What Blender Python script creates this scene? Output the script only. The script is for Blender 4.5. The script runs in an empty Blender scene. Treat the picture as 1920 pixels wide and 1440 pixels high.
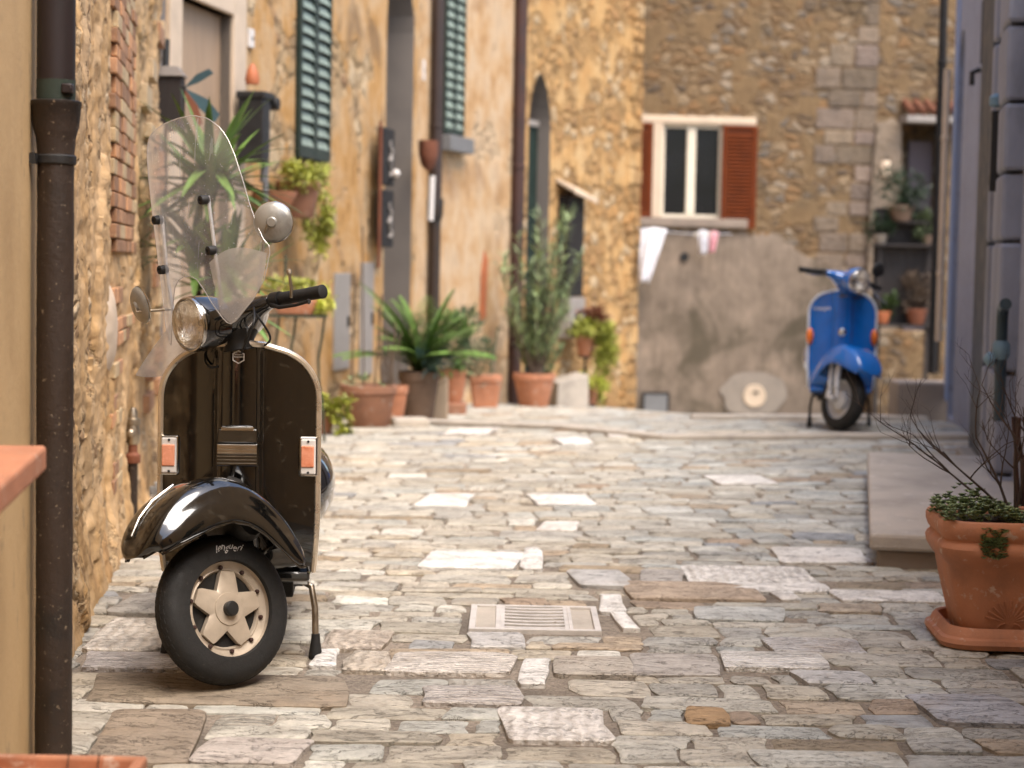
import bpy, bmesh, math, random
from math import sin, cos, pi, radians as R
from mathutils import Vector as V, Matrix, noise
from mathutils.geometry import tessellate_polygon
random.seed(11)
C = bpy.context.scene.collection
S = bpy.context.scene
# ------------------------------------------------ camera, light, exposure
F = 3600.0; CAMH = 1.25
pitch = math.atan(228 / F); roll = R(1.1)
cam = bpy.data.cameras.new('camera'); camo = bpy.data.objects.new('camera', cam); C.objects.link(camo)
CM = Matrix.Rotation(pi/2 - pitch, 4, 'X') @ Matrix.Rotation(roll, 4, 'Z')
camo.matrix_world = Matrix.Translation((0, 0, CAMH)) @ CM
cam.sensor_width = 36; cam.lens = F / 1920 * 36; cam.clip_end = 500; cam.clip_start = .05
cam.dof.use_dof = True; cam.dof.focus_distance = 5.6; cam.dof.aperture_fstop = 2.9
S.camera = camo
w = bpy.data.worlds.new('World'); S.world = w; w.use_nodes = True
wn = w.node_tree; sky = wn.nodes.new('ShaderNodeTexSky'); sky.sky_type = 'NISHITA'; sky.sun_disc = False
SUN_D = V((-.30, .42, -.95)).normalized()      # the way the light travels
sky.sun_elevation = math.asin(-SUN_D.z); sky.sun_rotation = math.atan2(-SUN_D.x, -SUN_D.y)
sky.air_density = 1.0; sky.dust_density = 3.0; sky.ozone_density = .6
wn.links.new(sky.outputs[0], wn.nodes['Background'].inputs[0]); wn.nodes['Background'].inputs[1].default_value = .15
sl = bpy.data.lights.new('sun', 'SUN'); sl.energy = 1.85; sl.angle = R(42); sl.color = (1, .925, .83)
so = bpy.data.objects.new('sun', sl); C.objects.link(so); so.rotation_euler = SUN_D.to_track_quat('-Z', 'Y').to_euler()
S.view_settings.view_transform = 'Standard'; S.view_settings.look = 'None'; S.view_settings.gamma = 1
S.view_settings.exposure = 1.30
S.cycles.use_denoising = True; S.cycles.max_bounces = 8; S.cycles.transparent_max_bounces = 12
S.cycles.caustics_reflective = False; S.cycles.caustics_refractive = False

# ------------------------------------------------ finding real positions
def ray(px, py):
    d = CM.to_3x3() @ V(((px-960)/F, (720-py)/F, -1)); return d / d.y
def at(px, py, y): return V((0, 0, CAMH)) + ray(px, py) * y
YS = [-30, 6, 13.5, 17.5, 20.5, 26, 60]
GL = [0, 0, .03, -.15, -.26, -.5, -.55]; GR = [0, 0, .14, -.10, -.38, -.84, -.86]
def interp(y, ys, vs):
    if y <= ys[0]: return vs[0]
    for i in range(len(ys)-1):
        if y <= ys[i+1]: return vs[i] + (vs[i+1]-vs[i])*(y-ys[i])/(ys[i+1]-ys[i])
    return vs[-1]
def gz(x, y):
    t = min(max((x+1)/4, 0), 1); return interp(y, YS, GL)*(1-t) + interp(y, YS, GR)*t
def gp(px, py):
    r = ray(px, py); y = 2.5
    while y < 40:
        p = V((0, 0, CAMH)) + r*y
        if p.z <= gz(p.x, y): return V((p.x, y, gz(p.x, y)))
        y += .01
    return p

# ------------------------------------------------ materials
def N(nt, t, props=None, **ins):
    n = nt.nodes.new('ShaderNode' + t)
    for k, v in (props or {}).items(): setattr(n, k, v)
    for k, v in ins.items():
        i = n.inputs[int(k[1:])] if k[0] == 'i' and k[1:].isdigit() else n.inputs[k.replace('_', ' ')]
        if isinstance(v, bpy.types.NodeSocket): nt.links.new(v, i)
        elif hasattr(i, 'default_value'):
            if isinstance(v, (tuple, list)) and len(v) == 3 and i.type == 'RGBA': v = (*v, 1)
            i.default_value = v
    return n
def ramp(nt, fac, stops, interp='LINEAR'):
    n = nt.nodes.new('ShaderNodeValToRGB'); n.color_ramp.interpolation = interp
    e = n.color_ramp.elements
    while len(e) > 1: e.remove(e[-1])
    for k, (p, c) in enumerate(stops):
        el = e[0] if k == 0 else e.new(p)
        el.position = p; el.color = (*c, 1) if isinstance(c, tuple) else (c, c, c, 1)
    nt.links.new(fac, n.inputs[0]); return n.outputs[0]
def mixc(nt, f, a, b, mode='MIX'):
    n = nt.nodes.new('ShaderNodeMix'); n.data_type = 'RGBA'; n.blend_type = mode; n.clamp_factor = True
    for i, v in ((0, f), (6, a), (7, b)):
        if isinstance(v, bpy.types.NodeSocket): nt.links.new(v, n.inputs[i])
        else: n.inputs[i].default_value = (*v, 1) if isinstance(v, tuple) else v
    return n.outputs[2]
def mth(nt, op, a, b=0.0, clamp=False):
    n = N(nt, 'Math', dict(operation=op, use_clamp=clamp), i0=a, i1=b); return n.outputs[0]
def newmat(name):
    m = bpy.data.materials.new(name); m.use_nodes = True; nt = m.node_tree
    return m, nt, nt.nodes['Principled BSDF']
def coords(nt, sc=(1, 1, 1)):
    tc = N(nt, 'TexCoord'); return N(nt, 'Mapping', i0=tc.outputs['Object'], Scale=sc).outputs[0]
def noi(nt, vec, scale, detail=5, rough=.6, dist=0):
    return N(nt, 'TexNoise', Vector=vec, Scale=scale, Detail=detail, Roughness=rough, Distortion=dist).outputs[0]

def pm(name, col, rough=.6, metal=0, var=.2, scale=12, bump=.15, bscale=60, col2=None, spots=None, spot_at=.66, sscale=0, coat=0, stretch=(1, 1, 1), dist=.004, spec=.5, tint=False, trans=0):
    """paint, metal, clay, leaf: a base colour with wear, mottling and a fine bump"""
    m, nt, b = newmat(name); vec = coords(nt, stretch)
    n1 = noi(nt, vec, scale, 6, .65)
    c2 = col2 or tuple(x*(1-var) for x in col); c1 = tuple(min(1, x*(1+var*.6)) for x in col)
    c = ramp(nt, n1, [(.32, c2), (.5, col), (.7, c1)])
    if spots:
        n2 = noi(nt, vec, sscale or scale*3.3, 8 if not sscale else 3, .7); c = mixc(nt, ramp(nt, n2, [(spot_at, 0.0), (spot_at+.06, 1.0)]), c, spots)
    if tint:
        a = N(nt, 'Attribute', dict(attribute_name='tint')).outputs[0]; c = mixc(nt, 1.0, c, a, 'MULTIPLY')
    nt.links.new(c, b.inputs['Base Color'])
    nt.links.new(ramp(nt, noi(nt, vec, scale*2, 4), [(.3, max(.02, rough*.8)), (.7, min(1, rough*1.2))]), b.inputs['Roughness'])
    b.inputs['Metallic'].default_value = metal; b.inputs['Specular IOR Level'].default_value = spec
    if coat: b.inputs['Coat Weight'].default_value = coat; b.inputs['Coat Roughness'].default_value = .03; b.inputs['Coat IOR'].default_value = 1.62 if name == 'black_paint' else 1.45
    if trans: b.inputs['Transmission Weight'].default_value = trans
    if bump: nt.links.new(N(nt, 'Bump', Strength=bump, Distance=dist, Height=noi(nt, vec, bscale, 6, .7)).outputs[0], b.inputs['Normal'])
    return m

def masonry(name, stones, mortar, sc=(5, 5, 7), plaster=None, cover=.5, pscale=.8, edge=.09, bump=1.0, dist=.03, warp=.12, stain=None, rnd=1.0):
    """rubble wall, optionally under patchy plaster"""
    m, nt, b = newmat(name); vec = coords(nt)
    wn_ = N(nt, 'TexNoise', Vector=vec, Scale=3.0, Detail=3)
    off = N(nt, 'VectorMath', dict(operation='SCALE'), i0=wn_.outputs[1], Scale=warp).outputs[0]
    v2 = N(nt, 'VectorMath', dict(operation='ADD'), i0=vec, i1=off).outputs[0]
    v3 = N(nt, 'Mapping', i0=v2, Scale=sc).outputs[0]
    vo = N(nt, 'TexVoronoi', dict(feature='F1'), Vector=v3, Scale=1.0, Randomness=rnd)
    ve = N(nt, 'TexVoronoi', dict(feature='DISTANCE_TO_EDGE'), Vector=v3, Scale=1.0, Randomness=rnd).outputs[0]
    sep = N(nt, 'SeparateColor', Color=vo.outputs['Color']).outputs[0]
    n = len(stones); sc_ = ramp(nt, sep, [(i/n, s) for i, s in enumerate(stones)], 'CONSTANT')
    fine = noi(nt, vec, 14, 8, .7)
    sc_ = mixc(nt, 1.0, sc_, ramp(nt, fine, [(.3, .55), (.5, .95), (.7, 1.25)]), 'MULTIPLY')
    mort = mixc(nt, 1.0, mortar, ramp(nt, noi(nt, vec, 30, 6, .7), [(.3, .7), (.7, 1.2)]), 'MULTIPLY')
    en = mth(nt, 'ADD', ve, mth(nt, 'MULTIPLY', mth(nt, 'SUBTRACT', fine, .5), .25))
    em = ramp(nt, en, [(edge*.5, 0.0), (edge*1.6, 1.0)])
    c = mixc(nt, em, mort, sc_)
    h = mth(nt, 'MULTIPLY', ramp(nt, en, [(0, 0.0), (edge*3.2, 1.0)]), 1.0)
    h = mth(nt, 'ADD', h, mth(nt, 'MULTIPLY', fine, .55))
    if plaster:
        big = noi(nt, vec, pscale, 7, .62, .4)
        mask = ramp(nt, big, [(cover-.02, 1.0), (cover+.025, 0.0)])
        pn = noi(nt, vec, 2.2, 8, .68, .3)
        k = len(plaster); pc = ramp(nt, pn, [(.28+.44*i/(k-1), s) for i, s in enumerate(plaster)])
        pc = mixc(nt, 1.0, pc, ramp(nt, noi(nt, N(nt, 'Mapping', i0=vec, Scale=(14, 14, 2)).outputs[0], 1.4, 6, .7), [(.3, .78), (.6, 1.08)]), 'MULTIPLY')
        c = mixc(nt, mask, c, pc)
        ph = mth(nt, 'ADD', mth(nt, 'MULTIPLY', noi(nt, vec, 26, 8, .7), .35), 1.05)
        hm = N(nt, 'Mix', dict(data_type='FLOAT'), i0=mask, i2=h, i3=ph); h = hm.outputs[0]
    if stain:
        sn = noi(nt, vec, stain[1], 6, .6, .5)
        c = mixc(nt, ramp(nt, sn, [(stain[2], 0.0), (stain[2]+.13, stain[3])]), c, stain[0])
    nt.links.new(c, b.inputs['Base Color']); b.inputs['Roughness'].default_value = .92
    b.inputs['Specular IOR Level'].default_value = .2
    nt.links.new(N(nt, 'Bump', Strength=bump, Distance=dist, Height=h).outputs[0], b.inputs['Normal'])
    return m

# ------------------------------------------------ mesh helpers
class MB:
    def __init__(s): s.v = []; s.f = []; s.m = []; s.t = []; s.tint = 1.0; s.mi = 0; s.X = None
    def add(s, vs, fs, mi=None, tint=None):
        o = len(s.v); s.v += [tuple(s.X @ V(p)) if s.X else tuple(p) for p in vs]
        t = s.tint if tint is None else tint
        for f in fs: s.f.append([i+o for i in f]); s.m.append(s.mi if mi is None else mi); s.t.append(t)
    def box(s, x0, x1, y0, y1, z0, z1, **k):
        vs = [(x, y, z) for z in (z0, z1) for y in (y0, y1) for x in (x0, x1)]
        s.add(vs, [(0, 2, 3, 1), (4, 5, 7, 6), (0, 1, 5, 4), (2, 6, 7, 3), (0, 4, 6, 2), (1, 3, 7, 5)], **k)
    def loft(s, rings, caps=True, closed=True, **k):
        n = len(rings[0]); vs = [p for r in rings for p in r]; fs = []
        for i in range(len(rings)-1):
            for j in range(n if closed else n-1):
                a = i*n+j; b = i*n+(j+1) % n; fs.append((a, b, b+n, a+n))
        if caps and closed: fs.append(tuple(range(n))[::-1]); fs.append(tuple((len(rings)-1)*n+j for j in range(n)))
        s.add(vs, fs, **k)
    def tube(s, pts, r, seg=10, caps=True, **k):
        pts = [V(p) for p in pts]; rs = r if isinstance(r, (list, tuple)) else [r]*len(pts)
        rings = []; prev = None
        for i, p in enumerate(pts):
            d = (pts[min(i+1, len(pts)-1)] - pts[max(i-1, 0)]).normalized()
            if prev is None: prev = d.orthogonal().normalized()
            u = (prev - d*prev.dot(d)); u = u.normalized() if u.length > 1e-6 else d.orthogonal().normalized()
            prev = u; w_ = d.cross(u)
            rings.append([p + (u*cos(2*pi*j/seg) + w_*sin(2*pi*j/seg))*rs[i] for j in range(seg)])
        s.loft(rings, caps, **k)
    def lathe(s, prof, seg=24, o=(0, 0, 0), ax='Z', sx=1, sy=1, caps=True, **k):
        """prof: (radius, height) pairs about an axis"""
        rings = []
        for r, h in prof:
            ring = []
            for j in range(seg):
                a = 2*pi*j/seg; c_, s_ = r*cos(a)*sx, r*sin(a)*sy
                p = (c_, s_, h) if ax == 'Z' else ((h, c_, s_) if ax == 'X' else (c_, -h, s_))
                ring.append((p[0]+o[0], p[1]+o[1], p[2]+o[2]))
            rings.append(ring)
        s.loft(rings, caps, **k)
    def grid(s, fn, nu, nv, **k):
        vs = [fn(i/nu, j/nv) for j in range(nv+1) for i in range(nu+1)]
        s.add(vs, [(j*(nu+1)+i, j*(nu+1)+i+1, (j+1)*(nu+1)+i+1, (j+1)*(nu+1)+i) for j in range(nv) for i in range(nu)], **k)
    def build(s, name, mats, parent=None, smooth=True, bevel=0, solid=0, soff=0, sub=0, loc=None, rot=None, fn=None):
        vs = [tuple(fn(V(p))) for p in s.v] if fn else s.v
        me = bpy.data.meshes.new(name); me.from_pydata(vs, [], s.f)
        if not isinstance(mats, (list, tuple)): mats = [mats]
        for m in mats: me.materials.append(m)
        me.polygons.foreach_set('material_index', s.m)
        ca = me.color_attributes.new('tint', 'FLOAT_COLOR', 'CORNER'); buf = []
        for t, f in zip(s.t, s.f):
            c = (t, t, t, 1) if isinstance(t, (int, float)) else (*t, 1); buf += c*len(f)
        ca.data.foreach_set('color', buf)
        bm = bmesh.new(); bm.from_mesh(me); bmesh.ops.recalc_face_normals(bm, faces=bm.faces); bm.to_mesh(me); bm.free()
        if smooth:
            me.polygons.foreach_set('use_smooth', [True]*len(me.polygons))
            try: me.set_sharp_from_angle(angle=R(38))
            except Exception: pass
        o = bpy.data.objects.new(name, me); C.objects.link(o)
        if parent: o.parent = parent
        if loc is not None: o.location = loc
        if rot is not None: o.rotation_euler = rot
        if sub: q = o.modifiers.new('s', 'SUBSURF'); q.levels = q.render_levels = sub
        if solid: q = o.modifiers.new('t', 'SOLIDIFY'); q.thickness = solid; q.offset = soff
        if bevel:
            q = o.modifiers.new('b', 'BEVEL'); q.width = bevel; q.segments = 2; q.limit_method = 'ANGLE'; q.angle_limit = R(35)
        return o
def tag(o, label, cat, group=None, kind=None):
    if label: o['label'] = label
    if cat: o['category'] = cat
    if group: o['group'] = group
    if kind: o['kind'] = kind
    return o
def thing(name, label, cat, loc=(0, 0, 0), rz=0, group=None):
    o = bpy.data.objects.new(name, None); C.objects.link(o); o.empty_display_size = .1
    o.location = loc; o.rotation_euler = (0, 0, rz); return tag(o, label, cat, group)
def cr(pts, n=5):
    pts = [V(p) for p in pts]; out = []
    for i in range(len(pts)-1):
        p0, p1, p2, p3 = pts[max(0, i-1)], pts[i], pts[i+1], pts[min(len(pts)-1, i+2)]
        for k in range(n):
            t = k/n; out.append(.5*((2*p1)+(p2-p0)*t+(2*p0-5*p1+4*p2-p3)*t*t+(3*p1-p0-3*p2+p3)*t**3))
    return out+[pts[-1]]
def jit(a, b): return random.uniform(a, b)
def nz(x, y, z=0): return noise.noise(V((x, y, z)))
def text_mesh(body, size, ext=.0006):
    cu = bpy.data.curves.new('t', 'FONT'); cu.body = body; cu.size = size; cu.extrude = ext; cu.align_x = 'CENTER'; cu.align_y = 'CENTER'
    o = bpy.data.objects.new('t', cu); C.objects.link(o); bpy.context.view_layer.update()
    me = bpy.data.meshes.new_from_object(o.evaluated_get(bpy.context.evaluated_depsgraph_get()))
    vs = [tuple(v.co) for v in me.vertices]; fs = [tuple(p.vertices) for p in me.polygons]
    bpy.data.objects.remove(o); bpy.data.meshes.remove(me); bpy.data.curves.remove(cu); return vs, fs

# ------------------------------------------------ shared materials
M = {}
M['black_paint'] = pm('black_paint', (.004, .0038, .0035), .12, var=.3, bump=.02, coat=1, spec=.5, spots=(.022, .019, .015), spot_at=.60, sscale=30)
M['blue_paint'] = pm('blue_paint', (.0, .12, .46), .2, var=.15, bump=.02, coat=1)
M['black_plastic'] = pm('black_plastic', (.009, .0085, .008), .5, bump=.2)
M['rubber'] = pm('rubber', (.0085, .0078, .0072), .72, bump=.4, bscale=120, spots=(.03, .025, .02), spot_at=.62)
M['chrome'] = pm('chrome', (.62, .60, .56), .16, metal=1, bump=.03)
M['dull_steel'] = pm('dull_steel', (.42, .36, .28), .4, metal=1, var=.4, bump=.2)
M['trim_metal'] = pm('trim_metal', (.80, .70, .56), .3, metal=.8, bump=.03)
M['white_trim'] = pm('white_trim', (.62, .66, .72), .3, bump=.03)
M['rim_paint'] = pm('rim_paint', (.50, .42, .33), .42, metal=.35, var=.2, bump=.15, spots=(.22, .14, .09), spot_at=.68)
M['silver_paint'] = pm('silver_paint', (.60, .60, .61), .3, metal=.15, bump=.1)
M['amber'] = pm('amber', (.72, .16, .02), .25, bump=.1, coat=.6)
M['amber_lens'] = pm('amber_lens', (.80, .33, .20), .25, bump=.3, bscale=200, coat=.7, col2=(.62, .17, .07), scale=14)
M['mirror_grey'] = pm('mirror_grey', (.42, .41, .38), .35, metal=.6, var=.3, bump=.2)
M['seat_vinyl'] = pm('seat_vinyl', (.01, .01, .011), .45, bump=.3)
M['mark_white'] = pm('mark_white', (.75, .73, .7), .5, bump=0)
M['terracotta'] = pm('terracotta', (.45, .19, .10), .8, var=.28, scale=5, bump=.5, bscale=60, spots=(.52, .36, .27), spot_at=.575)
M['terracotta_old'] = pm('terracotta_old', (.28, .135, .08), .85, var=.3, scale=6, bump=.4, spots=(.42, .36, .3), spot_at=.6)
M['terracotta_dark'] = pm('terracotta_dark', (.17, .11, .075), .9, var=.3, scale=6, bump=.4, spots=(.26, .2, .15), spot_at=.6)
M['soil'] = pm('soil', (.05, .033, .022), .95, bump=1, bscale=40, dist=.02)
M['leaf'] = pm('leaf', (.085, .15, .03), .5, var=.35, scale=9, bump=.1, tint=True)
M['leaf_lime'] = pm('leaf_lime', (.34, .36, .06), .55, var=.3, scale=9, bump=.1, tint=True)
M['leaf_grey'] = pm('leaf_grey', (.20, .26, .12), .55, var=.3, scale=9, bump=.1, tint=True)
M['leaf_deep'] = pm('leaf_deep', (.05, .095, .04), .5, var=.35, scale=9, bump=.1, tint=True)
M['bark'] = pm('bark', (.11, .075, .05), .9, var=.35, scale=20, bump=.5)
M['twig'] = pm('twig', (.055, .036, .028), .8, var=.3, scale=20, bump=.3)
M['iron'] = pm('iron', (.011, .010, .0095), .6, var=.3, bump=.4)
M['iron_green'] = pm('iron_green', (.045, .055, .035), .6, var=.3, bump=.4)
M['cast_iron'] = pm('cast_iron', (.026, .014, .008), .6, var=.4, scale=4, bump=.8, bscale=55, col2=(.006, .0055, .005), spots=(.20, .15, .10), spot_at=.64, sscale=70, dist=.003)
M['copper_dark'] = pm('copper_dark', (.022, .014, .014), .5, metal=.2, var=.3, scale=5, bump=.2, col2=(.016, .019, .017), stretch=(1, 1, .3))
M['verdigris'] = pm('verdigris', (.022, .032, .022), .8, var=.3, scale=9, bump=.3)
M['rust_pipe'] = pm('rust_pipe', (.045, .017, .012), .6, var=.3, scale=4, bump=.3, col2=(.022, .012, .01), spots=(.20, .12, .07), spot_at=.66)
M['brown_pipe'] = pm('brown_pipe', (.032, .018, .014), .55, var=.3, scale=4, bump=.2)
M['green_shutter'] = pm('green_shutter', (.012, .025, .018), .5, var=.3, scale=8, bump=.2)
M['slat_lit'] = pm('slat_lit', (.22, .27, .22), .5, var=.3, scale=8, bump=.2)  # shutter green paled to paint in the light the slats catch
M['red_shutter'] = pm('red_shutter', (.125, .028, .007), .8, spec=.15, var=.25, scale=8, bump=.2)
M['cream_paint'] = pm('cream_paint', (.72, .64, .50), .5, var=.1, scale=4, bump=.1)
M['cream_stone'] = pm('cream_stone', (.56, .44, .32), .8, var=.12, scale=5, bump=.3)
M['beige_wood'] = pm('beige_wood', (.36, .25, .16), .7, var=.2, scale=5, bump=.2, stretch=(3, 3, .5))
M['dark_wood'] = pm('dark_wood', (.018, .012, .010), .7, var=.3, scale=7, bump=.3, stretch=(4, 4, .5))
M['grey_reveal'] = pm('grey_reveal', (.17, .145, .125), .85, var=.15, scale=4, bump=.3)
M['glass_dark'] = pm('glass_dark', (.006, .006, .007), .18, var=.6, scale=2, bump=.3, bscale=3, spec=.25)
M['white_cloth'] = pm('white_cloth', (.72, .72, .76), .9, var=.1, scale=10, bump=.2)
M['pink_cloth'] = pm('pink_cloth', (.75, .42, .46), .9, var=.1, scale=10, bump=.2)
M['grey_panel'] = pm('grey_panel', (.28, .25, .225), .7, var=.12, scale=6, bump=.15)
M['grey_metal'] = pm('grey_metal', (.16, .16, .16), .5, var=.15, scale=6, bump=.15)
M['orange'] = pm('orange', (.42, .13, .05), .6, var=.2, bump=.2)
M['rust'] = pm('rust', (.17, .055, .025), .8, var=.3, scale=10, bump=.5)
M['petrol'] = pm('petrol', (.05, .10, .12), .4, var=.3, scale=9, bump=.1)
M['white_plastic'] = pm('white_plastic', (.68, .64, .60), .5, var=.08, bump=.05)
M['marble'] = pm('marble', (.66, .63, .60), .75, var=.14, scale=9, bump=.5, bscale=50, col2=(.48, .45, .42))
M['slab_stone'] = pm('slab_stone', (.40, .35, .30), .85, var=.25, scale=3.5, bump=.6, bscale=70, spots=(.56, .50, .44), spot_at=.6, dist=.006)
M['pale_stone'] = pm('pale_stone', (.42, .37, .31), .85, var=.3, scale=4, bump=.6, bscale=30, dist=.01)
M['blue_stone'] = pm('blue_stone', (.23, .245, .30), .7, var=.4, scale=3, bump=.7, bscale=25, dist=.01, stretch=(1, 1, .4))
M['blue_plaster'] = pm('blue_plaster', (.28, .30, .38), .85, var=.18, scale=2.5, spots=(.22, .225, .27), spot_at=.55, bump=.3, bscale=20, dist=.01)
M['blue_trim'] = pm('blue_trim', (.22, .30, .50), .7, var=.12, scale=3, bump=.2)
M['slate_dark'] = pm('slate_dark', (.028, .038, .052), .6, var=.2, scale=4, bump=.2)
M['slate_mid'] = pm('slate_mid', (.17, .175, .21), .6, var=.25, scale=4, bump=.3, stretch=(1, 1, .3))
M['copper_pipe'] = pm('teal_pipe', (.03, .055, .075), .45, metal=.3, var=.3, scale=6, bump=.2)
M['teal_light'] = pm('teal_light', (.13, .22, .28), .5, var=.3, bump=.2)
M['tile_roof'] = pm('tile_roof', (.13, .045, .02), .85, var=.35, scale=8, bump=.5)
M['mauve'] = pm('mauve', (.15, .12, .135), .7, var=.1, scale=3, bump=.1)
M['interior_dark'] = pm('interior_dark', (.007, .005, .0045), .9, var=.2, bump=.1)
M['cement'] = pm('cement', (.25, .21, .17), .9, var=.2, scale=4, bump=.5, bscale=40)
M['net'] = pm('net', (.10, .2, .19), .6, var=.2, bump=.1)
M['concrete'] = pm('concrete', (.24, .19, .15), .9, var=.2, scale=4, bump=.5, bscale=40)
def glass_mat():
    m, nt, b = newmat('dusty_screen'); out = nt.nodes['Material Output']; vec = coords(nt); nt.nodes.remove(b)
    tr = N(nt, 'BsdfTransparent', Color=(.975, .97, .955)); lw = N(nt, 'LayerWeight', Blend=.5).outputs['Facing']
    df = N(nt, 'BsdfDiffuse', Color=(.88, .85, .80)); tl = N(nt, 'BsdfTranslucent', Color=(.90, .87, .82)); gl = N(nt, 'BsdfGlossy', Color=(1, 1, 1), Roughness=.06)
    dust = ramp(nt, noi(nt, vec, 5, 8, .7), [(.3, .08), (.7, .26)])
    sp = ramp(nt, noi(nt, vec, 150, 2, .5), [(.69, 0.0), (.73, .5)])
    scr = ramp(nt, noi(nt, N(nt, 'Mapping', i0=vec, Scale=(60, 60, 4)).outputs[0], 1.5, 3, .5), [(.66, 0.0), (.70, .16)])
    f = mth(nt, 'ADD', mth(nt, 'ADD', mth(nt, 'ADD', dust, sp), scr), mth(nt, 'MULTIPLY', mth(nt, 'POWER', lw, 1.6), .55), True)
    d2 = N(nt, 'MixShader', i0=.62, i1=df.outputs[0], i2=tl.outputs[0])
    m1 = N(nt, 'MixShader', i0=f, i1=tr.outputs[0], i2=d2.outputs[0])
    m2 = N(nt, 'MixShader', i0=mth(nt, 'ADD', mth(nt, 'MULTIPLY', mth(nt, 'POWER', lw, 3.0), .5), .05, True), i1=m1.outputs[0], i2=gl.outputs[0])
    nt.links.new(m2.outputs[0], out.inputs[0]); return m
M['screen'] = glass_mat()
def guard_mat():
    m, nt, b = newmat('smoked_guard'); out = nt.nodes['Material Output']; vec = coords(nt); nt.nodes.remove(b)
    tr = N(nt, 'BsdfTransparent', Color=(.9, .88, .86)); tl = N(nt, 'BsdfTranslucent', Color=(.72, .67, .62)); df = N(nt, 'BsdfDiffuse', Color=(.72, .67, .62)); gl = N(nt, 'BsdfGlossy', Color=(1, 1, 1), Roughness=.12)
    f = ramp(nt, noi(nt, vec, 9, 8, .7), [(.3, .36), (.7, .62)]); d2 = N(nt, 'MixShader', i0=.5, i1=df.outputs[0], i2=tl.outputs[0])
    m1 = N(nt, 'MixShader', i0=f, i1=tr.outputs[0], i2=d2.outputs[0]); m2 = N(nt, 'MixShader', i0=.10, i1=m1.outputs[0], i2=gl.outputs[0])
    nt.links.new(m2.outputs[0], out.inputs[0]); return m
M['guard'] = guard_mat()
def lens_mat():
    m, nt, b = newmat('headlight_lens'); out = nt.nodes['Material Output']
    b.inputs['Base Color'].default_value = (.8, .8, .8, 1); b.inputs['Roughness'].default_value = .04
    tr = N(nt, 'BsdfTransparent', Color=(.96, .95, .93)); lw = N(nt, 'LayerWeight', Blend=.35).outputs['Facing']
    gl = N(nt, 'BsdfGlossy', Color=(1, 1, 1), Roughness=.05)
    mx = N(nt, 'MixShader', i0=mth(nt, 'ADD', mth(nt, 'MULTIPLY', lw, .5), .12, True), i1=tr.outputs[0], i2=gl.outputs[0])
    nt.links.new(mx.outputs[0], out.inputs[0]); return m
M['lens'] = lens_mat()
M['reflector'] = pm('reflector', (.95, .90, .82), .16, metal=1, bump=.9, bscale=14, dist=.01, var=.3)
M['near_stone'] = masonry('near_stone', [(.46, .28, .13), (.37, .23, .12), (.50, .35, .20), (.28, .18, .10), (.55, .42, .27)], (.46, .32, .18), sc=(7, 7, 16), plaster=[(.30, .17, .08), (.50, .31, .14), (.56, .38, .21), (.42, .30, .19)], cover=.56, pscale=3.2, bump=.9, dist=.016, stain=((.13, .085, .05), 3.5, .56, .7))
M['yellow_plaster'] = pm('yellow_plaster', (.52, .35, .17), .9, var=.12, scale=2.2, bump=.5, bscale=45, dist=.008, col2=(.43, .28, .13), spots=(.36, .25, .13), spot_at=.60, stretch=(1, 1, .6))
M['ochre_wall'] = masonry('ochre_wall', [(.52, .36, .2), (.40, .27, .14), (.60, .45, .28), (.36, .22, .12)], (.52, .36, .2), sc=(4, 4, 6), plaster=[(.27, .145, .055), (.48, .265, .095), (.53, .345, .18), (.50, .37, .24)], cover=.54, pscale=1.3, bump=.9, dist=.05, stain=((.20, .13, .075), 1.7, .55, .75))
M['pale_wall'] = masonry('pale_wall', [(.5, .36, .22), (.45, .32, .2)], (.52, .38, .24), sc=(4, 4, 6), plaster=[(.32, .17, .075), (.48, .30, .15), (.54, .39, .25), (.42, .31, .20)], cover=.58, pscale=1.1, bump=.6, dist=.05, stain=((.27, .16, .09), 1.3, .55, .6))
M['gold_wall'] = masonry('gold_wall', [(.52, .29, .115), (.55, .34, .155), (.44, .25, .11), (.60, .45, .28), (.33, .20, .095)], (.48, .29, .125), sc=(5, 5, 7), edge=.10, bump=1, dist=.06, plaster=[(.46, .25, .095), (.54, .33, .14), (.58, .41, .22)], cover=.47, pscale=1.8, stain=((.26, .165, .08), 2.5, .57, .7))
M['rubble_wall'] = masonry('rubble_wall', [(.20, .125, .065), (.15, .10, .06), (.22, .15, .085), (.27, .195, .12), (.13, .095, .065), (.23, .135, .065), (.17, .14, .11), (.29, .23, .165)], (.20, .13, .07), sc=(5.2, 5.2, 8.6), edge=.08, bump=.7, dist=.06, warp=.2, plaster=[(.14, .09, .048), (.22, .145, .075), (.26, .185, .11)], cover=.46, pscale=2.2, stain=((.12, .085, .05), 1.2, .54, .7))
M['grey_render'] = masonry('grey_render', [(.26, .21, .16)], (.28, .23, .18), plaster=[(.12, .092, .068), (.18, .14, .105), (.225, .175, .133), (.30, .23, .17)], cover=.95, pscale=.6, bump=.4, dist=.05, stain=((.065, .054, .035), 1.1, .52, .8))
M['ashlar'] = pm('ashlar', (.23, .175, .125), .9, var=.35, scale=3, bump=.9, bscale=12, dist=.06, tint=True, spots=(.15, .11, .07), spot_at=.56)
M['bright_render'] = pm('bright_render', (.78, .64, .43), .9, var=.12, scale=2, bump=.3)  # pale tone chosen to brighten the reflection in the black mudguard
M['brick'] = pm('brick', (.42, .225, .12), .9, var=.3, scale=14, bump=.7, bscale=60, dist=.006, tint=True, spots=(.55, .38, .22), spot_at=.6)
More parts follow.
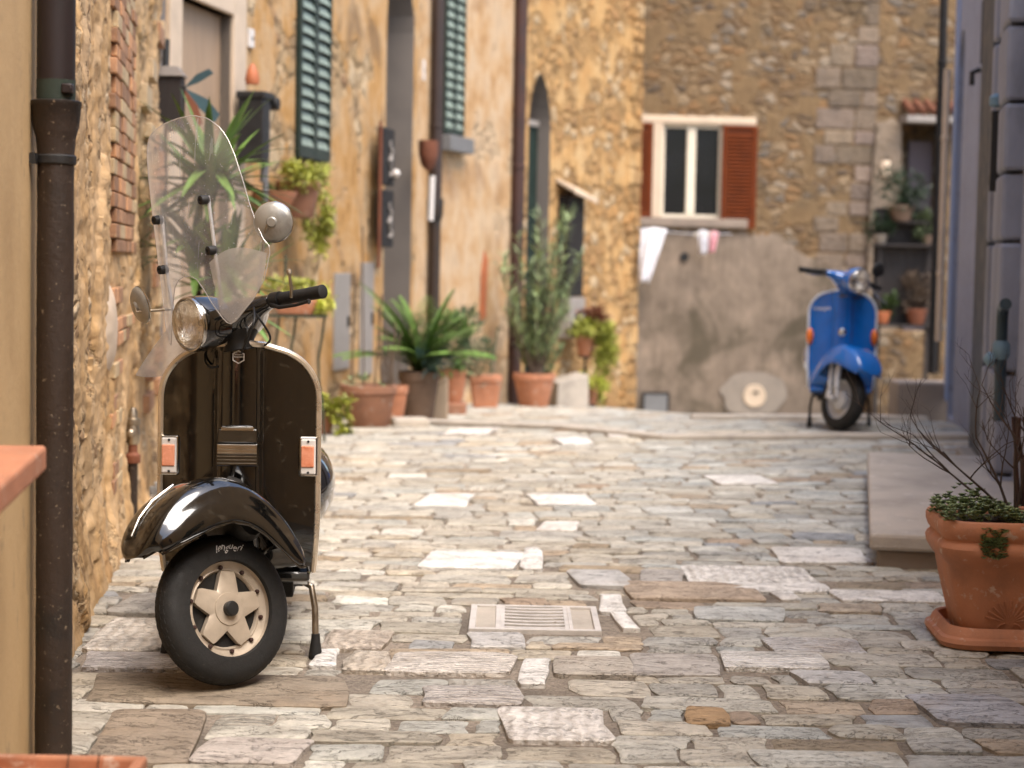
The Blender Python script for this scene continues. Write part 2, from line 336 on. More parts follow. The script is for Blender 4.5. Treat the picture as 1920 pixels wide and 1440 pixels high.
# ------------------------------------------------ GROUND
def paving_mat(name, ribs=None, base=None, dark=False):
    m, nt, b = newmat(name); vec = coords(nt)
    a = N(nt, 'Attribute', dict(attribute_name='tint')).outputs[0]
    st = N(nt, 'Mapping', i0=vec, Scale=(4.5, 17, 17)).outputs[0]
    lay = noi(nt, st, 1.6, 7, .68, .35)
    fine = noi(nt, vec, 55, 7, .7); mid = noi(nt, vec, 9, 6, .65, .3)
    c = mixc(nt, 1.0, a, ramp(nt, mid, [(.3, (.76, .73, .69)), (.5, (1, .98, .95)), (.68, (1.16, 1.14, 1.10))]), 'MULTIPLY')
    c = mixc(nt, 1.0, c, ramp(nt, lay, [(.34, .78), (.43, .99), (.7, 1.06)]), 'MULTIPLY')
    c = mixc(nt, 1.0, c, ramp(nt, fine, [(.34, .84), (.5, 1.0), (.66, 1.12)]), 'MULTIPLY')
    ck = mth(nt, 'ABSOLUTE', mth(nt, 'SUBTRACT', noi(nt, N(nt, 'Mapping', i0=vec, Scale=(2.6, 6.5, 6.5)).outputs[0], 1.5, 5, .75, .6), .5))
    crack = ramp(nt, ck, [(0, .0), (.013, 1.0)])
    c = mixc(nt, 1.0, c, ramp(nt, ck, [(0, .55), (.011, 1.0)]), 'MULTIPLY')
    rs = noi(nt, vec, 2.3, 7, .7); c = mixc(nt, ramp(nt, rs, [(.56, 0.0), (.72, .45)]), c, (.38, .28, .185))
    h = mth(nt, 'ADD', mth(nt, 'MULTIPLY', lay, 1.0), mth(nt, 'MULTIPLY', fine, .28))
    h = mth(nt, 'ADD', h, mth(nt, 'MULTIPLY', mid, .5))
    h = mth(nt, 'ADD', h, mth(nt, 'MULTIPLY', crack, .5)); dist = .012
    if ribs:
        ax, sc, amp = ribs
        wv = N(nt, 'TexWave', dict(bands_direction=ax), Vector=vec, Scale=sc, Distortion=5, Detail=3, i4=2.5).outputs[1]
        h = mth(nt, 'ADD', h, mth(nt, 'MULTIPLY', wv, amp))
        c = mixc(nt, ramp(nt, wv, [(.0, .35), (.35, 0.0)]), c, (.30, .26, .22))
    nt.links.new(c, b.inputs['Base Color']); b.inputs['Roughness'].default_value = .72; b.inputs['Specular IOR Level'].default_value = .35
    nt.links.new(N(nt, 'Bump', Strength=.9, Distance=dist, Height=h).outputs[0], b.inputs['Normal']); return m
PV = [paving_mat('paving_stone'), paving_mat('paving_ribbed', ('Y', 11, .8)), paving_mat('paving_chiselled', ('X', 7, .8))]
def mortar_mat():
    m, nt, b = newmat('sandy_joints'); vec = coords(nt)
    f = noi(nt, vec, 60, 6, .75); g = noi(nt, vec, 3, 5, .6)
    c = ramp(nt, f, [(.3, (.10, .08, .06)), (.5, (.30, .245, .19)), (.7, (.44, .37, .30))])
    c = mixc(nt, 1.0, c, ramp(nt, g, [(.35, .55), (.65, 1.1)]), 'MULTIPLY')
    nt.links.new(c, b.inputs['Base Color']); b.inputs['Roughness'].default_value = .95
    nt.links.new(N(nt, 'Bump', Strength=1, Distance=.012, Height=f).outputs[0], b.inputs['Normal']); return m
# base sheet: sandy ground that reaches past the houses
g = MB(); xs = [-60, -12, -5] + [-3.2+i*.4 for i in range(24)] + [9, 20, 60]; ys = [-60, -20, -5] + [i*.5 for i in range(60)] + [40, 70]
g.add([(x, y, gz(x, y)) for y in ys for x in xs], [(j*len(xs)+i, j*len(xs)+i+1, (j+1)*len(xs)+i+1, (j+1)*len(xs)+i) for j in range(len(ys)-1) for i in range(len(xs)-1)])
tag(g.build('ground', mortar_mat(), smooth=True), None, None, kind='structure')

def stone(mb, x0, x1, y0, y1, top, tint, mi=0, near=True, rough=1.0, tilt=True):
    cx, cy = (x0+x1)/2, (y0+y1)/2; hx, hy = (x1-x0)/2, (y1-y0)/2
    n = 26 if near else 14; out = []; s0 = jit(0, 99)
    pw = jit(.07, .24); sk = jit(-.25, .25)*hy
    for i in range(n):
        a = 2*pi*i/n; c_, s_ = cos(a), sin(a)
        x = hx*math.copysign(abs(c_)**pw, c_); y = hy*math.copysign(abs(s_)**pw, s_)
        k = rough*.014
        x += k*1.6*nz(cx*9+x*14, cy*9+y*14, s0); y += k*nz(cx*9+x*10, cy*9+y*16, s0+7)
        out.append((x + sk*y/hy*.6*rough, y))
    tx, ty = (jit(-.02, .02), jit(-.03, .03)) if tilt else (0, 0)
    rings = []; b = .0045 if near else .01
    for k, (sc, dz) in enumerate([(1.0, -.03), (1.0, -b*.9), (None, 0), (.72, .0015), (.36, .003)]):
        ring = []
        for (x, y) in out:
            if sc is None:
                l = math.hypot(x, y); q = max(.3, 1 - b*1.3/l); X, Y = x*(1-b*1.3/hx), y*(1-b*1.3/hy)
            else: X, Y = x*sc, y*sc
            wx, wy = cx+X, cy+Y
            z = gz(wx, wy) + top + dz + X*tx + Y*ty
            if k >= 1 and near: z += .0035*rough*nz(wx*7, wy*22, s0) + .0022*rough*nz(wx*24, wy*60, s0)
            ring.append((wx, wy, z))
        rings.append(ring)
    mb.loft(rings, caps=False, mi=mi, tint=tint)
    o = len(mb.v)-n; mb.f.append([o+i for i in range(n)]); mb.m.append(mi); mb.t.append(tint)

COLS = [(.37, .325, .275), (.35, .32, .285), (.39, .34, .285), (.335, .31, .285), (.37, .315, .25), (.41, .37, .32), (.345, .335, .315), (.32, .29, .255), (.385, .325, .255), (.42, .39, .35), (.335, .295, .245)]
RARE = [(.27, .20, .13), (.31, .22, .155), (.36, .27, .19), (.26, .255, .265)]
def wallL(y):    # the foot of the left-hand houses
    if y < 11.35: return -.637 - .13*y
    if y < 18.65: return -4.13 + .17*y
    if y < 21.95: return -6.555 + .30*y
    return -9.41 + .43*y
def wallR(y): return .886 + .17*y if y < 15.5 else 6.2
# pieces that differ from the rest: (left px, right px, top px, bottom px, material, colour)
MB_ = (.86, .84, .81); MG = (.60, .57, .54)
SP = [(790, 972, 1040, 1072, 0, MB_), (980, 1016, 1034, 1073, 0, MB_), (1128, 1172, 1122, 1155, 0, MB_), (1158, 1192, 1156, 1187, 0, MB_),
      (975, 1035, 1243, 1292, 0, MB_), (725, 962, 1232, 1270, 1, (.56, .52, .48)), (940, 1146, 1338, 1398, 2, (.58, .55, .52)), (1340, 1450, 896, 912, 0, MB_),
      (1000, 1112, 932, 951, 0, MB_), (785, 880, 931, 954, 0, MB_), (1466, 1640, 1033, 1061, 0, MB_), (1290, 1535, 1068, 1100, 2, MB_),
      (1345, 1560, 1100, 1116, 0, MB_), (1576, 1780, 1116, 1135, 0, MB_), (1360, 1562, 1232, 1262, 1, MB_), (577, 628, 1224, 1258, 0, MB_), (1756, 1960, 1312, 1366, 0, (.33, .34, .37)),
      (150, 292, 1166, 1228, 2, (.60, .55, .49)), (138, 330, 1232, 1262, 1, (.46, .43, .42)), (1460, 1500, 1116, 1131, 0, MB_),
      (1500, 1560, 1205, 1226, 0, (.5, .5, .51)), (880, 985, 1195, 1222, 0, (.42, .41, .40)), (600, 722, 1190, 1225, 2, (.42, .36, .30)), (640, 726, 1230, 1266, 2, (.44, .39, .33)),
      (1045, 1110, 824, 836, 0, MB_), (1140, 1220, 812, 822, 0, MG), (840, 925, 806, 818, 0, MG), (1010, 1085, 984, 1000, 0, MG), (1310, 1480, 1146, 1170, 0, (.40, .41, .40)), (1205, 1290, 1076, 1100, 1, (.38, .36, .34)),
      (1290, 1372, 1336, 1368, 0, (.33, .22, .12)), (1505, 1640, 1266, 1292, 0, (.45, .45, .45)), (1448, 1628, 1205, 1232, 1, (.46, .45, .45)), (1040, 1190, 1240, 1275, 0, (.38, .345, .30)), (1190, 1360, 1236, 1276, 0, (.36, .335, .31)),
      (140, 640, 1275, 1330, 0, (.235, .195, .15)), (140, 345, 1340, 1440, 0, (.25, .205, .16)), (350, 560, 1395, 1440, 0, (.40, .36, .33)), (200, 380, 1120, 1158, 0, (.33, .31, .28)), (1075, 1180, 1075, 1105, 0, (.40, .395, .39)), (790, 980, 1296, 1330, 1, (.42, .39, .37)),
      (1545, 1660, 1140, 1155, 0, (.36, .31, .25)), (1180, 1430, 1098, 1130, 0, (.36, .29, .225)), (870, 1050, 1152, 1200, 0, (.34, .32, .30))]
pv = MB(); boxes = []
for (l, r_, t, b_, mi, col) in SP[:-1]:
    p0 = gp(l, b_); p1 = gp(r_, b_); q0 = gp((l+r_)/2, t)
    x0, x1 = p0.x, p1.x; y0, y1 = (p0.y+p1.y)/2, q0.y
    if y1-y0 < .05: y1 = y0+.05
    boxes.append((x0, x1, y0, y1)); stone(pv, x0, x1, y0, y1, .0175, tuple(c*(.80 if col[0] > .7 else 1.12) for c in col), mi, True, .9, tilt=False)
GR0 = gp(878, 1188); GR1 = gp(1127, 1188); GR2 = gp(1110, 1144)      # the iron drain
boxes.append((GR0.x-.02, GR1.x+.02, GR0.y-.02, GR2.y+.02))
SLAB = [(1.475, 7.8), (2.005, 10.75)]
y = 2.9; row = 0
while y < 26.4:
    hrow = (jit(.095, .19) if y < 14 else jit(.18, .3)); near = y < 11
    x = wallL(y+hrow/2) - .12 - jit(0, .25); xe = wallR(y+hrow/2) + .15
    x = max(x, -2.3 if y < 12 else -9)
    ph = jit(0, 50)
    while x < xe:
        L = random.choice([jit(.13, .22), jit(.18, .32), jit(.25, .42)]) * (1 if near else 1.25)
        if y < 7 and x < -1.05 and random.random() < .6: L = jit(.4, .6)
        x2 = x+L; w1 = .035*nz(x*1.3, y*.2, 3); w2 = w1
        # skip what lies wholly outside the view or under the drain and the pieces above
        vis = y > 3.3 and abs((x+L/2)/y) < .34
        cover = any(bx0-.02 < x and x2 < bx1+.02 and by0-.02 < y and y+hrow < by1+.02 for bx0, bx1, by0, by1 in boxes)
        cut = [(bx0, bx1) for bx0, bx1, by0, by1 in boxes if by0 < y+hrow*.55 and by1 > y+hrow*.45 and bx0 < x2 and bx1 > x]
        segs = [(x, x2)]
        for c0, c1 in cut:
            ns = []
            for a, b_ in segs:
                if c1 <= a or c0 >= b_: ns.append((a, b_)); continue
                if c0-a > .07: ns.append((a, c0))
                if b_-c1 > .07: ns.append((c1, b_))
            segs = ns
        if vis and not cover:
            for a, b_ in segs:
                col = random.choice(COLS) if random.random() > .09 else random.choice(RARE)
                if random.random() < .02: col = (.50, .475, .44)
                wf = interp(b_, [-3, .3, 1.0, 3], [-.05, -.02, .03, .05]); q = jit(.90, 1.10)
                col = tuple(c*1.20*q*(1 + s*wf) for c, s in zip(col, (-1, 0, 1.3))); q2 = (col[0]+col[1]+col[2])/3; col = tuple((c*.8+q2*.2)*k for c, k in zip(col, (.965, 1, .985)))
                rr = random.random(); mi = 1 if rr < .035 else (2 if rr < .055 else 0)
                gx = jit(.004, .011) if near else .007
                if hrow > .19 and b_-a > .2 and random.random() < .3:
                    m_ = jit(.4, .6)*hrow
                    stone(pv, a+gx, b_-gx, y+w1+.003, y+w1+m_-.002, jit(.004, .011), col, mi, near)
                    stone(pv, a+gx, b_-gx, y+w1+m_+.003, y+w1+hrow-.003, jit(.004, .011), random.choice(COLS), mi, near)
                else:
                    stone(pv, a+gx, b_-gx, y+w1+.003, y+w1+hrow-.003, jit(.003, .012), col, mi, near)
        x = x2
    y += hrow; row += 1
tag(pv.build('street_paving', PV), None, None, kind='structure')
# long low stones where the street drops
def kerb(name, pts, wd, ht, label):
    mb = MB(); rings = []
    for p in pts:
        x, y_ = p; z = gz(x, y_)
        rings.append([(x, y_, z-.05), (x, y_, z+ht), (x, y_+wd, z+ht), (x, y_+wd, z-.05)])
    mb.loft(rings); o = mb.build(name, M['pale_stone'], bevel=.01, smooth=False); return o
for nm, a_, b_ in (('kerb', (-.95, 15.0), (1.0, 12.75)), ('kerb', (1.0, 12.75), (3.3, 12.7)), ('kerb', (1.5, 15.9), (3.4, 15.6))):
    n = 12; pts = [(a_[0]+(b_[0]-a_[0])*i/n, a_[1]+(b_[1]-a_[1])*i/n+.03*nz(i, 1)) for i in range(n+1)]
    tag(kerb(nm, pts, .20, .042, ''), None, None, kind='structure')

# ------------------------------------------------ FACADES
class Facade:
    """local frame: X along the wall, -Y out into the street, Z up"""
    def __init__(s, p0, p1, z=0):
        s.p0 = V((p0[0], p0[1], z)); d = V((p1[0]-p0[0], p1[1]-p0[1], 0)); s.len = d.length; s.d = d.normalized()
        s.rz = math.atan2(s.d.y, s.d.x); s.n = V((s.d.y, -s.d.x, 0))
    def px(s, px, py, off=0):
        r = ray(px, py); c = V((0, 0, CAMH)); o = s.p0 + s.n*off
        t = (o-c).dot(s.n) / r.dot(s.n); p = c + r*t; q = p - s.p0
        return q.dot(s.d), p.z - s.p0.z
    def w(s, u, off=0, z=0): return s.p0 + s.d*u + s.n*off + V((0, 0, z))
    def u(s, px, off=0, py=500): return s.px(px, py, off)[0]
def wall(name, mat, parent, u0, u1, z0, z1, holes=(), depth=.25, thick=.45, reveal=None, off=0):
    mb = MB(); outer = [(u0, z0), (u1, z0), (u1, z1), (u0, z1)]
    polys = [[V((a, b, 0)) for a, b in outer]] + [[V((a, b, 0)) for a, b in h] for h in holes]
    flat = [p for q in polys for p in q]; tris = tessellate_polygon(polys)
    mb.add([(p.x, -off, p.y) for p in flat], [tuple(t) for t in tris])
    for h in holes:
        n = len(h); vs = [(a, -off, b) for a, b in h] + [(a, depth, b) for a, b in h]
        mb.add(vs, [(i, (i+1) % n, n+(i+1) % n, n+i) for i in range(n)], mi=1 if reveal else 0)
    t = thick
    mb.add([(u0, -off, z0), (u0, t, z0), (u0, t, z1), (u0, -off, z1)], [(0, 1, 2, 3)])
    mb.add([(u1, -off, z0), (u1, t, z0), (u1, t, z1), (u1, -off, z1)], [(0, 1, 2, 3)])
    mb.add([(u0, -off, z1), (u1, -off, z1), (u1, t, z1), (u0, t, z1)], [(0, 1, 2, 3)])
    mb.add([(u0, t, z0), (u1, t, z0), (u1, t, z1), (u0, t, z1)], [(0, 1, 2, 3)])
    mats = [M[mat]] + ([M[reveal]] if reveal else [])
    o = MB.build(mb, name, mats, parent, smooth=False); return o
def rect(u0, u1, z0, z1): return [(u0, z0), (u1, z0), (u1, z1), (u0, z1)]
def arch(u0, u1, z0, zs, zt, n=10, pointed=False):
    """spring line zs, crown zt"""
    c = (u0+u1)/2; hw = (u1-u0)/2; pts = [(u0, z0), (u1, z0)]
    for i in range(n+1):
        a = pi*i/n; x = cos(a); zz = sin(a)
        if pointed: zz = max(0, 1-abs(x)**1.7)**.62
        pts.append((c+hw*x, zs+(zt-zs)*zz))
    return pts
def part_box(name, mat, parent, a, b, bevel=.006):
    mb = MB(); mb.box(a[0], b[0], a[1], b[1], a[2], b[2]); return mb.build(name, M[mat], parent, smooth=False, bevel=bevel)
def shutter(parent, u0, u1, z0, z1, y, mat, slatmat, name='shutter', angle=0, pitch_=.055, hinge=None, slope=1):
    """louvred shutter: frame, slats"""
    t = .035; fr = .055 if u1-u0 > .35 else .035
    mb = MB()
    mb.box(u0, u0+fr, y-t, y, z0, z1); mb.box(u1-fr, u1, y-t, y, z0, z1)
    mb.box(u0+fr, u1-fr, y-t, y, z0, z0+fr*1.6); mb.box(u0+fr, u1-fr, y-t, y, z1-fr, z1)
    o = mb.build(name, M[mat], parent, smooth=False, bevel=.003)
    sb = MB(); z = z0+fr*1.6+pitch_*.4
    while z < z1-fr-pitch_*.3:
        a, b = (y-t*1.05, z-pitch_*.38), (y-t*.1, z+pitch_*.38)
        sb.add([(u0+fr, a[0], a[1]), (u1-fr, a[0], a[1]), (u1-fr, b[0], b[1]), (u0+fr, b[0], b[1]), (u0+fr, a[0], a[1]+.008), (u1-fr, a[0], a[1]+.008), (u1-fr, b[0], b[1]+.008), (u0+fr, b[0], b[1]+.008)],
               [(0, 1, 2, 3), (7, 6, 5, 4), (0, 4, 5, 1), (2, 6, 7, 3)]); z += pitch_
    sb.build('slats', M[slatmat], o, smooth=False)
    bk = MB(); bk.box(u0+fr, u1-fr, y-.004, y-.001, z0+fr*1.6, z1-fr); bk.build('shade_sheet', M['interior_dark'], o, smooth=False)  # near-black sheet paints the shade between the slats
    return o

# --- near left house: rough stone, brick quoins, smooth yellow render on its near end
FA = Facade((wallL(-6), -6), (wallL(11.3), 11.3))
A = thing('stone_house', 'near left house of rough ochre stone with a brick pier and smooth yellow render', 'house', FA.p0, FA.rz, 'old houses along the left side')
ue = FA.len; uy = FA.u(45)
PB0, PB1 = FA.u(201), FA.u(240)
mb = MB()
def fa(i, j):
    u = uy-.3 + (ue-uy+.3)*i; z = -.1 + 4.6*j
    o = .014*nz(u*2.2, z*1.3, 1) + .014*nz(u*8, z*5, 2) + .012*nz(u*21, z*14, 5) + .010*nz(u*46, z*34, 9)
    q = nz(u*1.7+9, z*1.2, 4); o += .018 if q > .05 else 0
    if PB0-.02 < u < PB1+.06: o = .35*o - .002 if z > 1.25 else o*.7
    return (u, -.01-o - (.05*max(0, 1-z/.35) if z > 0 else .05), z)
mb.grid(fa, 190, 340)
mb.build('stone_wall', M['near_stone'], A)
mb = MB(); mb.box(-.0, ue-.02, .10, .55, -.1, 6.0); mb.box(uy-.3, ue-.02, .0, .12, 4.5, 6.0)
mb.build('wall_core', M['near_stone'], A, smooth=False)
mb = MB(); mb.box(0, uy, -.078, .12, -.1, 6.0); mb.build('render', M['yellow_plaster'], A, smooth=False, bevel=.012)
s0, s1 = FA.px(78, 833, .18), FA.px(0, 900, .18)
part_box('window_sill', 'terracotta', A, (s0[0]-1.6, -.19, s0[1]-.055), (s0[0], -.04, s0[1]-.002), .008)
# brick pier
bp = MB(); b0, b1 = FA.u(201), FA.u(240); z = .02; k = 0
while z < 4.4:
    h = jit(.055, .075); x = b0 + jit(-.02, .02) + (.06 if k % 2 else 0)
    sp_ = z < 1.25
    while x < b1 and not (sp_ and random.random() < .55):
        l_ = jit(.14, .30); x2 = min(x+l_, b1+jit(0, .1))
        t = random.choice([(1, 1, 1), (.8, .8, .8), (1.25, 1.2, 1.1), (1.1, 1.5, 1.6), (.65, .65, .65)])
        bp.box(x+.003, x2-.003, -.024-jit(0, .012), .06, z+.003, z+h-.003, tint=t); x = x2
    z += h; k += 1
for i in range(46):
    u = FA.u(jit(255, 289)); z = jit(.4, 4.3); l_ = jit(.2, .45); h = jit(.06, .16)
    bp.box(u, min(ue, u+l_), -.045-jit(0, .015), .05, z, z+h, tint=random.choice([(1, 1, 1), (.8, .8, .8), (1.1, 1.5, 1.7)]))
bp.build('brick_pier', M['brick'], A, smooth=False, bevel=.010)
mb = MB(); p = FA.px(200, 690, .03); q = FA.px(217, 548, .03); cu, cz_ = (p[0]+q[0])/2, (p[1]+q[1])/2; hu, hz = (q[0]-p[0])/2*1.1, (q[1]-p[1])/2*1.15
def pf_(i, j):
    a = 2*pi*i; k = j*(1+.28*nz(cos(a)*2, sin(a)*2, 3)); return (cu+hu*k*cos(a), -.050+.03*j**3, cz_+hz*k*sin(a))
mb.grid(pf_, 40, 6); mb.build('plaster_patch', M['cream_stone'], A)

# --- second left house
FB = Facade((wallL(11.36), 11.36), (wallL(18.65), 18.65)); 
FB.p0.x -= 0
B = thing('ochre_house', 'ochre plastered house with a cream door surround, green shutters and tall arched doorway', 'house', FB.p0, FB.rz, 'old houses along the left side')
def U(f, px, py=300, off=0): return f.px(px, py, off)[0]
d0, d1 = U(FB, 334, 100), U(FB, 432, 100); dtop = FB.px(400, 16)[1]
w0, w1 = U(FB, 553, 200), U(FB, 613, 200); wz = FB.px(580, 304)[1]
a0, a1 = U(FB, 722, 300), U(FB, 773, 300); atop = FB.px(748, -60)[1]; asp = FB.px(773, 60)[1]
BH = 7.0
wall('wall', 'ochre_wall', B, -.05, FB.len, -1.0, BH, [rect(d0, d1, .02, dtop), rect(w0, w1, wz, wz+1.75), arch(a0, a1, -.35, asp, atop)], .42, .55, 'grey_reveal')
mb = MB(); t_ = .26
jw = U(FB, 455, 100)-d1; jw0 = d0-U(FB, 311, 100)
mb.box(d0-jw0, d0, -.03, .1, .0, dtop+.22); mb.box(d1, d1+jw, -.03, .1, .0, dtop+.22); mb.box(d0, d1, -.03, .1, dtop, dtop+.219)
mb.build('door_surround', M['cream_stone'], B, smooth=False, bevel=.01)
part_box('door', 'beige_wood', B, (d0, .07, .02), (d1, .12, dtop))
wn = part_box('window', 'interior_dark', B, (w0, .2, wz), (w1, .25, wz+1.75))
um = (w0+w1)/2
for u0_, u1_ in ((w0+.01, um-.004), (um+.004, w1-.01)): shutter(B, u0_, u1_, wz+.02, wz+1.7, -.005, 'green_shutter', 'slat_lit', pitch_=.094)
dr = part_box('arched_door', 'dark_wood', B, (a0, .38, -.4), (a1, .41, FB.px(740, 95)[1]))
part_box('transom_panel', 'grey_reveal', B, (a0, .385, FB.px(740, 92)[1]), (a1, .41, atop))
part_box('threshold', 'pale_stone', B, (a0-.1, -.12, -.3), (a1+.1, .2, -.14), .01)
# jamb between the two houses, its shadow put into the grey colour
part_box('shaded_jamb', 'grey_reveal', B, (-.04, -.035, -.2), (U(FB, 300, 200), .05, BH-.1), .01)

# --- third left house (pale plaster) and the golden stone end
FC = Facade((wallL(18.65), 18.65), (wallL(21.95), 21.95))
Cc = thing('pale_house', 'narrow pale peach plastered house with closed dark green shutters between two brown downpipes', 'house', FC.p0, FC.rz, 'old houses along the left side')
w0, w1 = U(FC, 829, 150), U(FC, 866, 150); wz = FC.px(845, 256)[1]
wall('wall', 'pale_wall', Cc, 0, FC.len, -1.0, BH-.3, [rect(w0, w1, wz, wz+2.1)], .2, .5)
part_box('window', 'interior_dark', Cc, (w0, .12, wz), (w1, .17, wz+2.1))
um = (w0+w1)/2
for u0_, u1_ in ((w0+.005, um-.003), (um+.003, w1-.005)): shutter(Cc, u0_, u1_, wz+.02, wz+2.05, -.005, 'green_shutter', 'slat_lit', pitch_=.10)
part_box('window_sill', 'grey_metal', Cc, (w0-.06, -.13, wz-.16), (w1+.06, .05, wz-.002), .01)
pp, qq = FC.px(893, 600), FC.px(912, 470)
mb = MB(); mb.add([(qq[0]-.22, -.012, pp[1]), (qq[0]-.02, -.012, pp[1]+.02), (qq[0]+.02, -.012, qq[1]-.1), (qq[0]-.1, -.012, qq[1]), (qq[0]-.2, -.012, qq[1]-.25)], [(0, 1, 2, 3, 4)])
mb.build('exposed_brick', M['orange'], Cc, smooth=False, solid=.012)

FD = Facade((wallL(21.95), 21.95), (wallL(25.7), 25.7))
Dd = thing('golden_stone_house', 'golden rubble stone house end with a narrow pointed doorway behind the oleander', 'house', FD.p0, FD.rz, 'old houses along the left side')
a0, a1 = U(FD, 990, 300), U(FD, 1031, 300); atop = FD.px(1010, 136)[1]; asp = FD.px(1031, 235)[1]
wall('wall', 'gold_wall', Dd, 0, FD.len, -1.4, BH, [arch(a0, a1, -.5, asp, atop, 14, True)], .35, .5, 'grey_reveal')
part_box('doorway_back', 'interior_dark', Dd, (a0, .3, -.5), (a1, .34, atop))
mb = MB()
for i in range(9): u = a0+(a1-a0)*i/8; mb.tube([(u, .18, -.45), (u, .18, asp)], .022, 6)
mb.build('gate', M['green_shutter'], Dd)
part_box('transom_bar', 'grey_panel', Dd, (a0, .14, asp-.02), (a1, .3, asp+.05))
# quoins on the corner
mb = MB(); z = -.9; k = 0
while z < BH-.3:
    h = jit(.16, .27); l_ = jit(.3, .55); mb.box(FD.len-l_, FD.len+.02, -.02-jit(0, .015), .3, z+.006, z+h-.006); z += h
mb.build('quoins', M['gold_wall'], Dd, smooth=False, bevel=.02)

# --- far house
FE = Facade((wallL(25.7)-.6, 25.75), (6.6, 26.45))
E_ = thing('rubble_house', 'brown rubble stone house closing the far end of the street above grey render', 'house', FE.p0, FE.rz)
def FU(px, py, off=0): return FE.px(px, py, off)
wa = FU(1240, 232); wb = FU(1352, 410); hole = rect(wa[0], wb[0], wb[1], wa[1])
al0, al1 = FU(1690, 260), FU(1762, 700)
wall('wall', 'rubble_wall', E_, -.3, FE.len, -1.4, 7.4, [hole, rect(al0[0], al1[0], al1[1], FU(1700, 225)[1])], .3, .6, 'grey_reveal')
# render on the lower part, uneven upper edge
mb = MB(); top = []; u_a, u_b = -.1, FU(1625, 600)[0]; n = 150
for i in range(n+1):
    u = u_a+(u_b-u_a)*i/n; pxl = interp(u, [FU(1190, 430)[0], FU(1420, 430)[0], FU(1480, 470)[0], FU(1560, 520)[0], u_b], [FU(1200, 418)[1], FU(1400, 436)[1], FU(1480, 455)[1], FU(1560, 485)[1], FU(1600, 540)[1]])
    top.append((u, pxl+.16*nz(u*2.2, 0, 1)+.12*nz(u*6, 3)+.06*nz(u*17, 3)))
rings = [[(u, -.022, -1.3), (u, -.022+.004*nz(u*3, 1), z_*.35), (u, -.020+.004*nz(u*3, 5), z_*.7), (u, -.010, z_-.10), (u, .004, z_)] for u, z_ in top]
mb.loft(rings, caps=False, closed=False); mb.build('render', M['grey_render'], E_)
# ashlar strip
mb = MB(); z = FU(1580, 640)[1]; k = 0
while z < 7.2:
    h = jit(.20, .36); u = FU(1528 if k % 2 else 1545, 300)[0] + jit(-.05, .05); ue_ = FU(1642, 300)[0]
    while u < ue_-.08:
        l_ = jit(.3, .55); x2 = min(u+l_, ue_+jit(-.05, .05)); 
        if ue_-x2 < .15: x2 = ue_
        q = jit(.65, 1.15); 
        if not (random.random() < (.45 if z < 3 else .18)): mb.box(u+.010, x2-.010, -.012-jit(0, .016), .05, z+.010, z+h-.010, tint=(q, q*.98, q*jit(.9, 1.1)))
        u = x2
    z += h; k += 1
mb.build('ashlar_blocks', M['ashlar'], E_, smooth=False, bevel=.02)
# slanting buttress and stair wall at the right
mb = MB(); b0 = FU(1622, 430); b1 = FU(1690, 230)
mb.loft([[(b0[0], -.10, -1.2), (b0[0]+.02, -.10, b0[1]+.3), (b0[0]+.1, -.06, b1[1]), (b0[0]+.1, .02, b1[1]), (b0[0], .02, -1.2)],
         [(b1[0], -.10, -1.2), (b1[0], -.10, b0[1]+.3), (b1[0], -.06, b1[1]), (b1[0], .02, b1[1]), (b1[0], .02, -1.2)]])
mb.build('buttress', M['ashlar'], E_, smooth=False, bevel=.03)
lw0, lw1 = FU(1640, 620, .5), FU(1742, 700, .5)
mb = MB(); mb.box(lw0[0], lw1[0], -.55, -.11, -1.2, lw0[1]); mb.build('stair_wall', M['rubble_wall'], E_, smooth=False, bevel=.03)
# window
W = thing('window', None, None); W.parent = E_; W['label'] = 'white-framed casement window with two panes'
wz0, wz1 = wb[1], wa[1]; cw = (wb[0]-wa[0])
mb = MB(); y0 = .03; fw = .045
mb.box(wa[0], wa[0]+fw*1.4, y0, y0+.07, wz0, wz1); mb.box(wb[0]-fw, wb[0], y0, y0+.07, wz0, wz1)
mb.box(wa[0]+fw*1.4, wb[0]-fw, y0, y0+.07, wz1-fw, wz1); mb.box(wa[0]+fw*1.4, wb[0]-fw, y0, y0+.07, wz0, wz0+fw)
c_ = (wa[0]+wb[0])/2; mb.box(c_-.06, c_+.06, y0-.01, y0+.06, wz0+fw, wz1-fw)
mb.build('frame', M['cream_paint'], W, smooth=False, bevel=.008)
for a_, b_ in ((wa[0]+fw*1.4, c_-.06), (c_+.06, wb[0]-fw)):
    mb = MB(); mb.box(a_, b_, y0+.03, y0+.04, wz0+fw, wz1-fw); mb.build('pane', M['glass_dark'], W, smooth=False)
part_box('lintel', 'cream_stone', E_, (FU(1200, 225)[0], -.04, wz1), (FU(1418, 225)[0], .05, wz1+.11), .02)
part_box('window_sill', 'concrete', E_, (FU(1196, 420)[0], -.09, wz0-.13), (FU(1400, 420)[0], .05, wz0-.003), .02)
part_box('window_jamb', 'cream_stone', E_, (FU(1222, 300)[0], -.045, wz0), (wa[0]+.02, .04, wz1), .01)
s = shutter(E_, FU(1352, 300)[0], FU(1417, 300)[0], FU(1380, 428)[1], wz1, -.045, 'red_shutter', 'red_shutter', pitch_=.05)
s = shutter(E_, FU(1192, 300)[0]-.18, FU(1222, 300)[0], wz0-.02, wz1, -.045, 'red_shutter', 'red_shutter', pitch_=.05)
